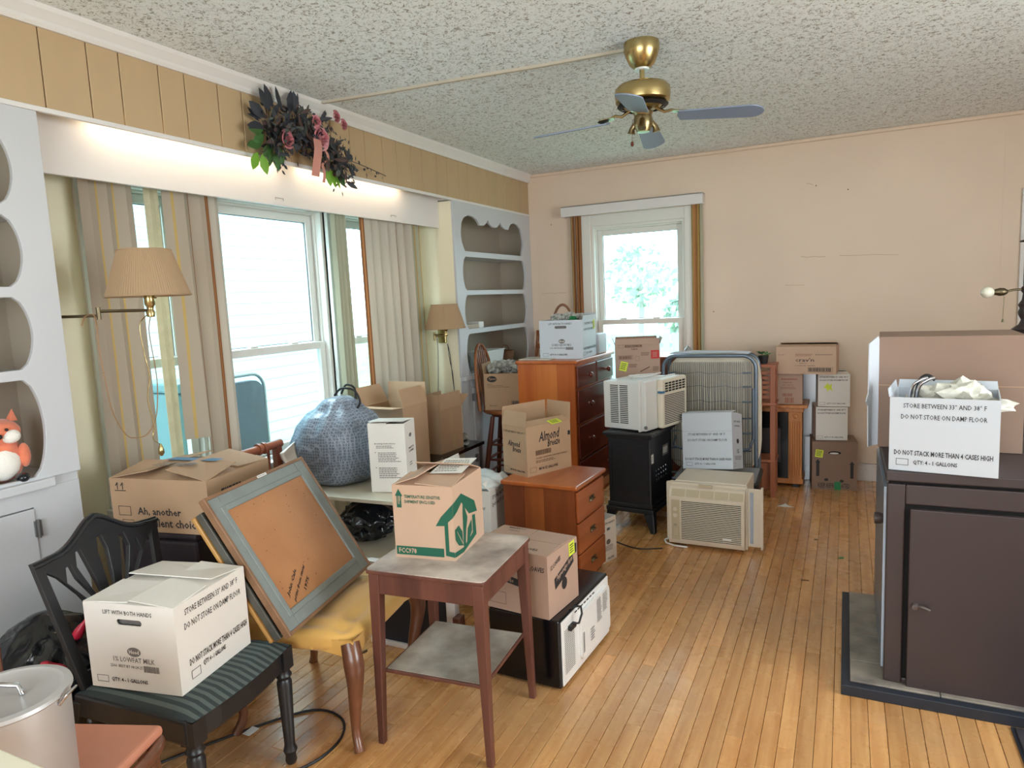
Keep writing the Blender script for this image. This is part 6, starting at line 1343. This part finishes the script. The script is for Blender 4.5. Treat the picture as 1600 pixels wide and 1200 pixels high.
# things on the dresser beside the carton
t = tag(MB().box(-.03, -.10, 0, .03, .10, .16).build('small_white_box', 'carton_cool', None, bevel=.006, loc=(-1.79, 5.30, 1.107)), 'small pale box on the dresser right behind the milk carton', 'box')
t = tag(MB().box(-.13, -.10, 0, .13, .10, .008).build('folded_paper', 'newsprint_pale', None, loc=(-2.10, 4.80, 1.107), bevel=.002), 'folded newspaper lying on the left end of the dresser top', 'newspaper')
t = thing('ladder_chair', 'wooden curved chair back barely visible behind the left of the dresser', 'chair', (-2.45, 5.70, 0), -90)
for y_ in (-.18, .18): MB().tube(spline([(-.17, y_, 0), (-.17, y_, .45), (-.2, y_, .85), (-.26, y_*.9, 1.27)]), .014, 8).build('back_post', 'stool_wood', t, smooth=60)
MB().box(-.18, -.19, .43, .18, .19, .455).build('seat', 'stool_wood', t, bevel=.006)
for z in (.70, .90, 1.10, 1.22): MB().box(-.2-(z-.8)*.12, -.17, z, -.185-(z-.8)*.12, .17, z+.05).build('slat', 'stool_wood', t, bevel=.003)
for y_ in (-.16, .16): MB().cyl((.15, y_, 0), (.15, y_, .44), .014, 8).build('leg', 'stool_wood', t)
# stand behind the air conditioner carrying the printed carton and teapot
t = thing('side_cabinet', 'pale cabinet under the back window hidden behind the folding bed', 'cabinet', (-1.32, 5.62, 0), 0)
MB().box(-.30, -.16, .05, .24, .22, 1.04).build('cabinet_body', 'rail_wood', t, bevel=.004); MB().box(-.31, -.17, 1.04, .25, .23, 1.06).build('cabinet_top', 'rail_wood', t, bevel=.004); MB().box(-.28, -.14, 0, .22, .2, .05).build('plinth', 'stool_leg', t)
t = thing('teapot', 'small silver pot with pointed lid behind the folding bed', 'teapot', (-1.125, 5.52, 1.061), 0)
MB().lathe([(.02, 0), (.032, .012), (.036, .03), (.028, .055), (.012, .068), (.006, .075), (.008, .085), (0, .095)], 18).build('pot_body', 'metal_galv', t, smooth=50)
t = thing('flat_box', 'long flat brown box lying behind the folding bed top', 'box', (-.94, 5.46, 1.0055), 0); MB().box(-.09, -.05, 0, .12, .05, .03).build('box_body', 'cardboard_pink', t, bevel=.002); MB().box(-.091, -.051, .02, .121, .051, .031).build('lid', 'cardboard_pink', t, bevel=.002)
t = thing('low_stool', 'dark stool under the brown printed carton behind the white air conditioner', 'stool', (-1.42, 5.17, 0), 0)
MB().box(-.18, -.13, .872, .18, .12, .898).build('seat', 'stool_leg', t, bevel=.004)
for x_ in (-.15, .15):
    for y_ in (-.10, .09): MB().taper((x_, y_, 0), (x_, y_, .872), (.014, .014), (.016, .016)).build('leg', 'stool_leg', t)

# ================================================================== plush fox
t = thing('plush_fox', 'orange and white plush fox on the ledge of the left built-in shelves', 'toy', (-2.80, 1.41, .981), -25)
blob(.075, .075, .085, .05, 2, 1, 4, fn=lambda p, n: Vector((p.x, p.y, .085+n.z*.085))).build('body', 'plush_orange', t, smooth=80)
blob(.05, .058, .065, .05, 2, 2, 4, fn=lambda p, n: Vector((.034+n.x*.05, p.y, .075+n.z*.065))).build('belly', 'plush_white', t, smooth=80)
h = blob(.062, .07, .05, .05, 2, 3, 4, fn=lambda p, n: Vector((.01+p.x, p.y, .185+n.z*.052))).build('head', 'plush_orange', t, smooth=80)
for y_ in (-.035, .035): blob(.03, .032, .026, .08, 2, 5, 3, fn=lambda p, n, y_=y_: Vector((.048+n.x*.03, y_+n.y*.032, .172+n.z*.026))).build('cheek', 'plush_white', h, smooth=80)
blob(.012, .012, .01, 0, 1, 1, 2, fn=lambda p, n: Vector((.082+n.x*.012, n.y*.012, .178+n.z*.01))).build('nose', 'rubber_black', h, smooth=80)
for y_ in (-.026, .026): blob(.006, .006, .006, 0, 1, 1, 2, fn=lambda p, n, y_=y_: Vector((.07+n.x*.006, y_+n.y*.006, .20+n.z*.006))).build('eye', 'rubber_black', h, smooth=80)
for y_ in (-.045, .045): MB().add([(.0, y_-.02, .222), (.0, y_+.02, .222), (.02, y_, .225), (.0, y_*1.15, .268)], [(0, 1, 3), (1, 2, 3), (2, 0, 3), (0, 2, 1)]).build('ear', 'plush_orange', h)
for y_ in (-.07, .07): blob(.022, .02, .045, .06, 2, 6, 3, fn=lambda p, n, y_=y_: Vector((.035+n.x*.022, y_+n.y*.02, .095+n.z*.045))).build('arm', 'plush_orange', t, smooth=80)
for y_ in (-.045, .055): blob(.028, .022, .018, .06, 2, 7, 3, fn=lambda p, n, y_=y_: Vector((.075+n.x*.028, y_+n.y*.022, .019+n.z*.018))).build('paw', 'bag_black', t, smooth=80)

# ================================================================== cords and litter on the floor
tag(MB().tube(spline([(-2.15, 1.45, .006), (-2.0, 1.72, .006), (-1.86, 1.90, .006), (-1.72, 1.90, .006), (-1.64, 1.80, .006), (-1.64, 1.66, .006), (-1.72, 1.54, .006), (-1.9, 1.42, .006)]), .005, 6).build('floor_cord', 'rubber_black', None, smooth=60), 'black cord looped on the floor between the black chair and the gold chair', 'cord')
tag(MB().cbox(0, 0, .012, .035, .05, .001).build('paper_tag', 'paper_label', None, loc=(-1.98, 1.70, .0)), 'small white tag on the black floor cord', 'tag')
tag(MB().tube(spline([(-1.0, 4.05, .005), (-1.15, 4.0, .005), (-1.35, 4.1, .005), (-1.5, 4.2, .005)]), .004, 6).build('floor_cord', 'rubber_black', None, smooth=60), 'dark cord on the floor beneath the small black stove', 'cord')
def scrap(x, y, pts, m, lab, nm='paper_scrap', cat='litter'): tag(MB().plate(pts, [], .002, T_((x, y, .0008))).build(nm, m), lab, cat)
scrap(-.40, 5.18, [(0, 0), (.02, .05), (.045, -.01), (.09, -.03), (.05, -.035), (.0, -.03), (-.03, -.035)], 'paper_label', 'small white paper scrap on the floor before the fireplace')
scrap(-.02, 4.22, [(0, 0), (.025, .004), (.028, .028), (.004, .024)], 'green_tissue', 'tiny green scrap on the open floor left of the stove'); scrap(-.16, 4.5, [(0, 0), (.018, .003), (.02, .014), (.0, .01)], 'dark_gap', 'tiny dark scrap on the open floor before the back stack')
scrap(-.2, 3.83, [(0, 0), (.04, .006), (.038, .014), (.0, .01)], 'ink_brown', 'thin brown splinter on the open floor right of the beige air conditioner')

s = MB(); rr_ = random.Random(9)
for i in range(500):
    u = rr_.random(); y = 2.70+.60*u; z = min(2.64, 2.55-.10*u-.5*(u-.5)**2+rr_.gauss(0, .062)); c = Vector((-2.66+rr_.uniform(.01, .12)+2.66, y-2.98, z-2.45))
    a = rr_.uniform(0, 6.28); d = Vector((rr_.uniform(-.1, .4), math.cos(a), math.sin(a)))*.016; e = d.cross(Vector((1, .2, .1))).normalized()*.007
    s.add([c-d, c+e, c+d, c-e], [(0, 1, 2, 3)], rr_.choice((0, 0, 1, 2)))
tag(s.build('small_sprigs', ['leaf_dark', 'leaf_sage', 'dried_brown'], bpy.data.objects['flower_swag']), kind='stuff')
# old scuffs and nail holes on the back wall
FWB = frame((0, YB-.0004, 0), (1, 0, 0), (0, 0, 1)); rr_ = random.Random(2)
for (x0, z0, x1, z1, th) in ((-.33, 1.800, -.15, 1.790, .0022), (-.05, 1.792, .355, 1.772, .0018), (-.29, 2.372, -.245, 2.355, .002), (-2.60, 1.612, -2.35, 1.606, .0018), (-.45, 1.58, -.30, 1.575, .0014)):
    n = 9; up_ = [(x0+(x1-x0)*i/n, z0+(z1-z0)*i/n+rr_.uniform(-.003, .003)) for i in range(n+1)]; dx, dz = (0, th) if abs(x1-x0) > abs(z1-z0) else (th, 0)
    MB().add([FWB @ Vector((u, v, .0)) for u, v in up_]+[FWB @ Vector((u+dx, v+dz, .0)) for u, v in up_], [(i, i+1, n+2+i, n+1+i) for i in range(n)]).build('scuff', 'ink_brick', wb)
for x, z in ((-2.476, 2.243), (-1.014, 1.388), (-.222, 2.346), (.004, 2.292)): MB().add([FWB @ Vector((x+.005*math.cos(a), z+.005*math.sin(a), 0)) for a in (0, .8, 1.6, 2.4, 3.1, 3.9, 4.7, 5.5)], [tuple(range(8))]).build('nail_hole', 'ink_brown', wb)
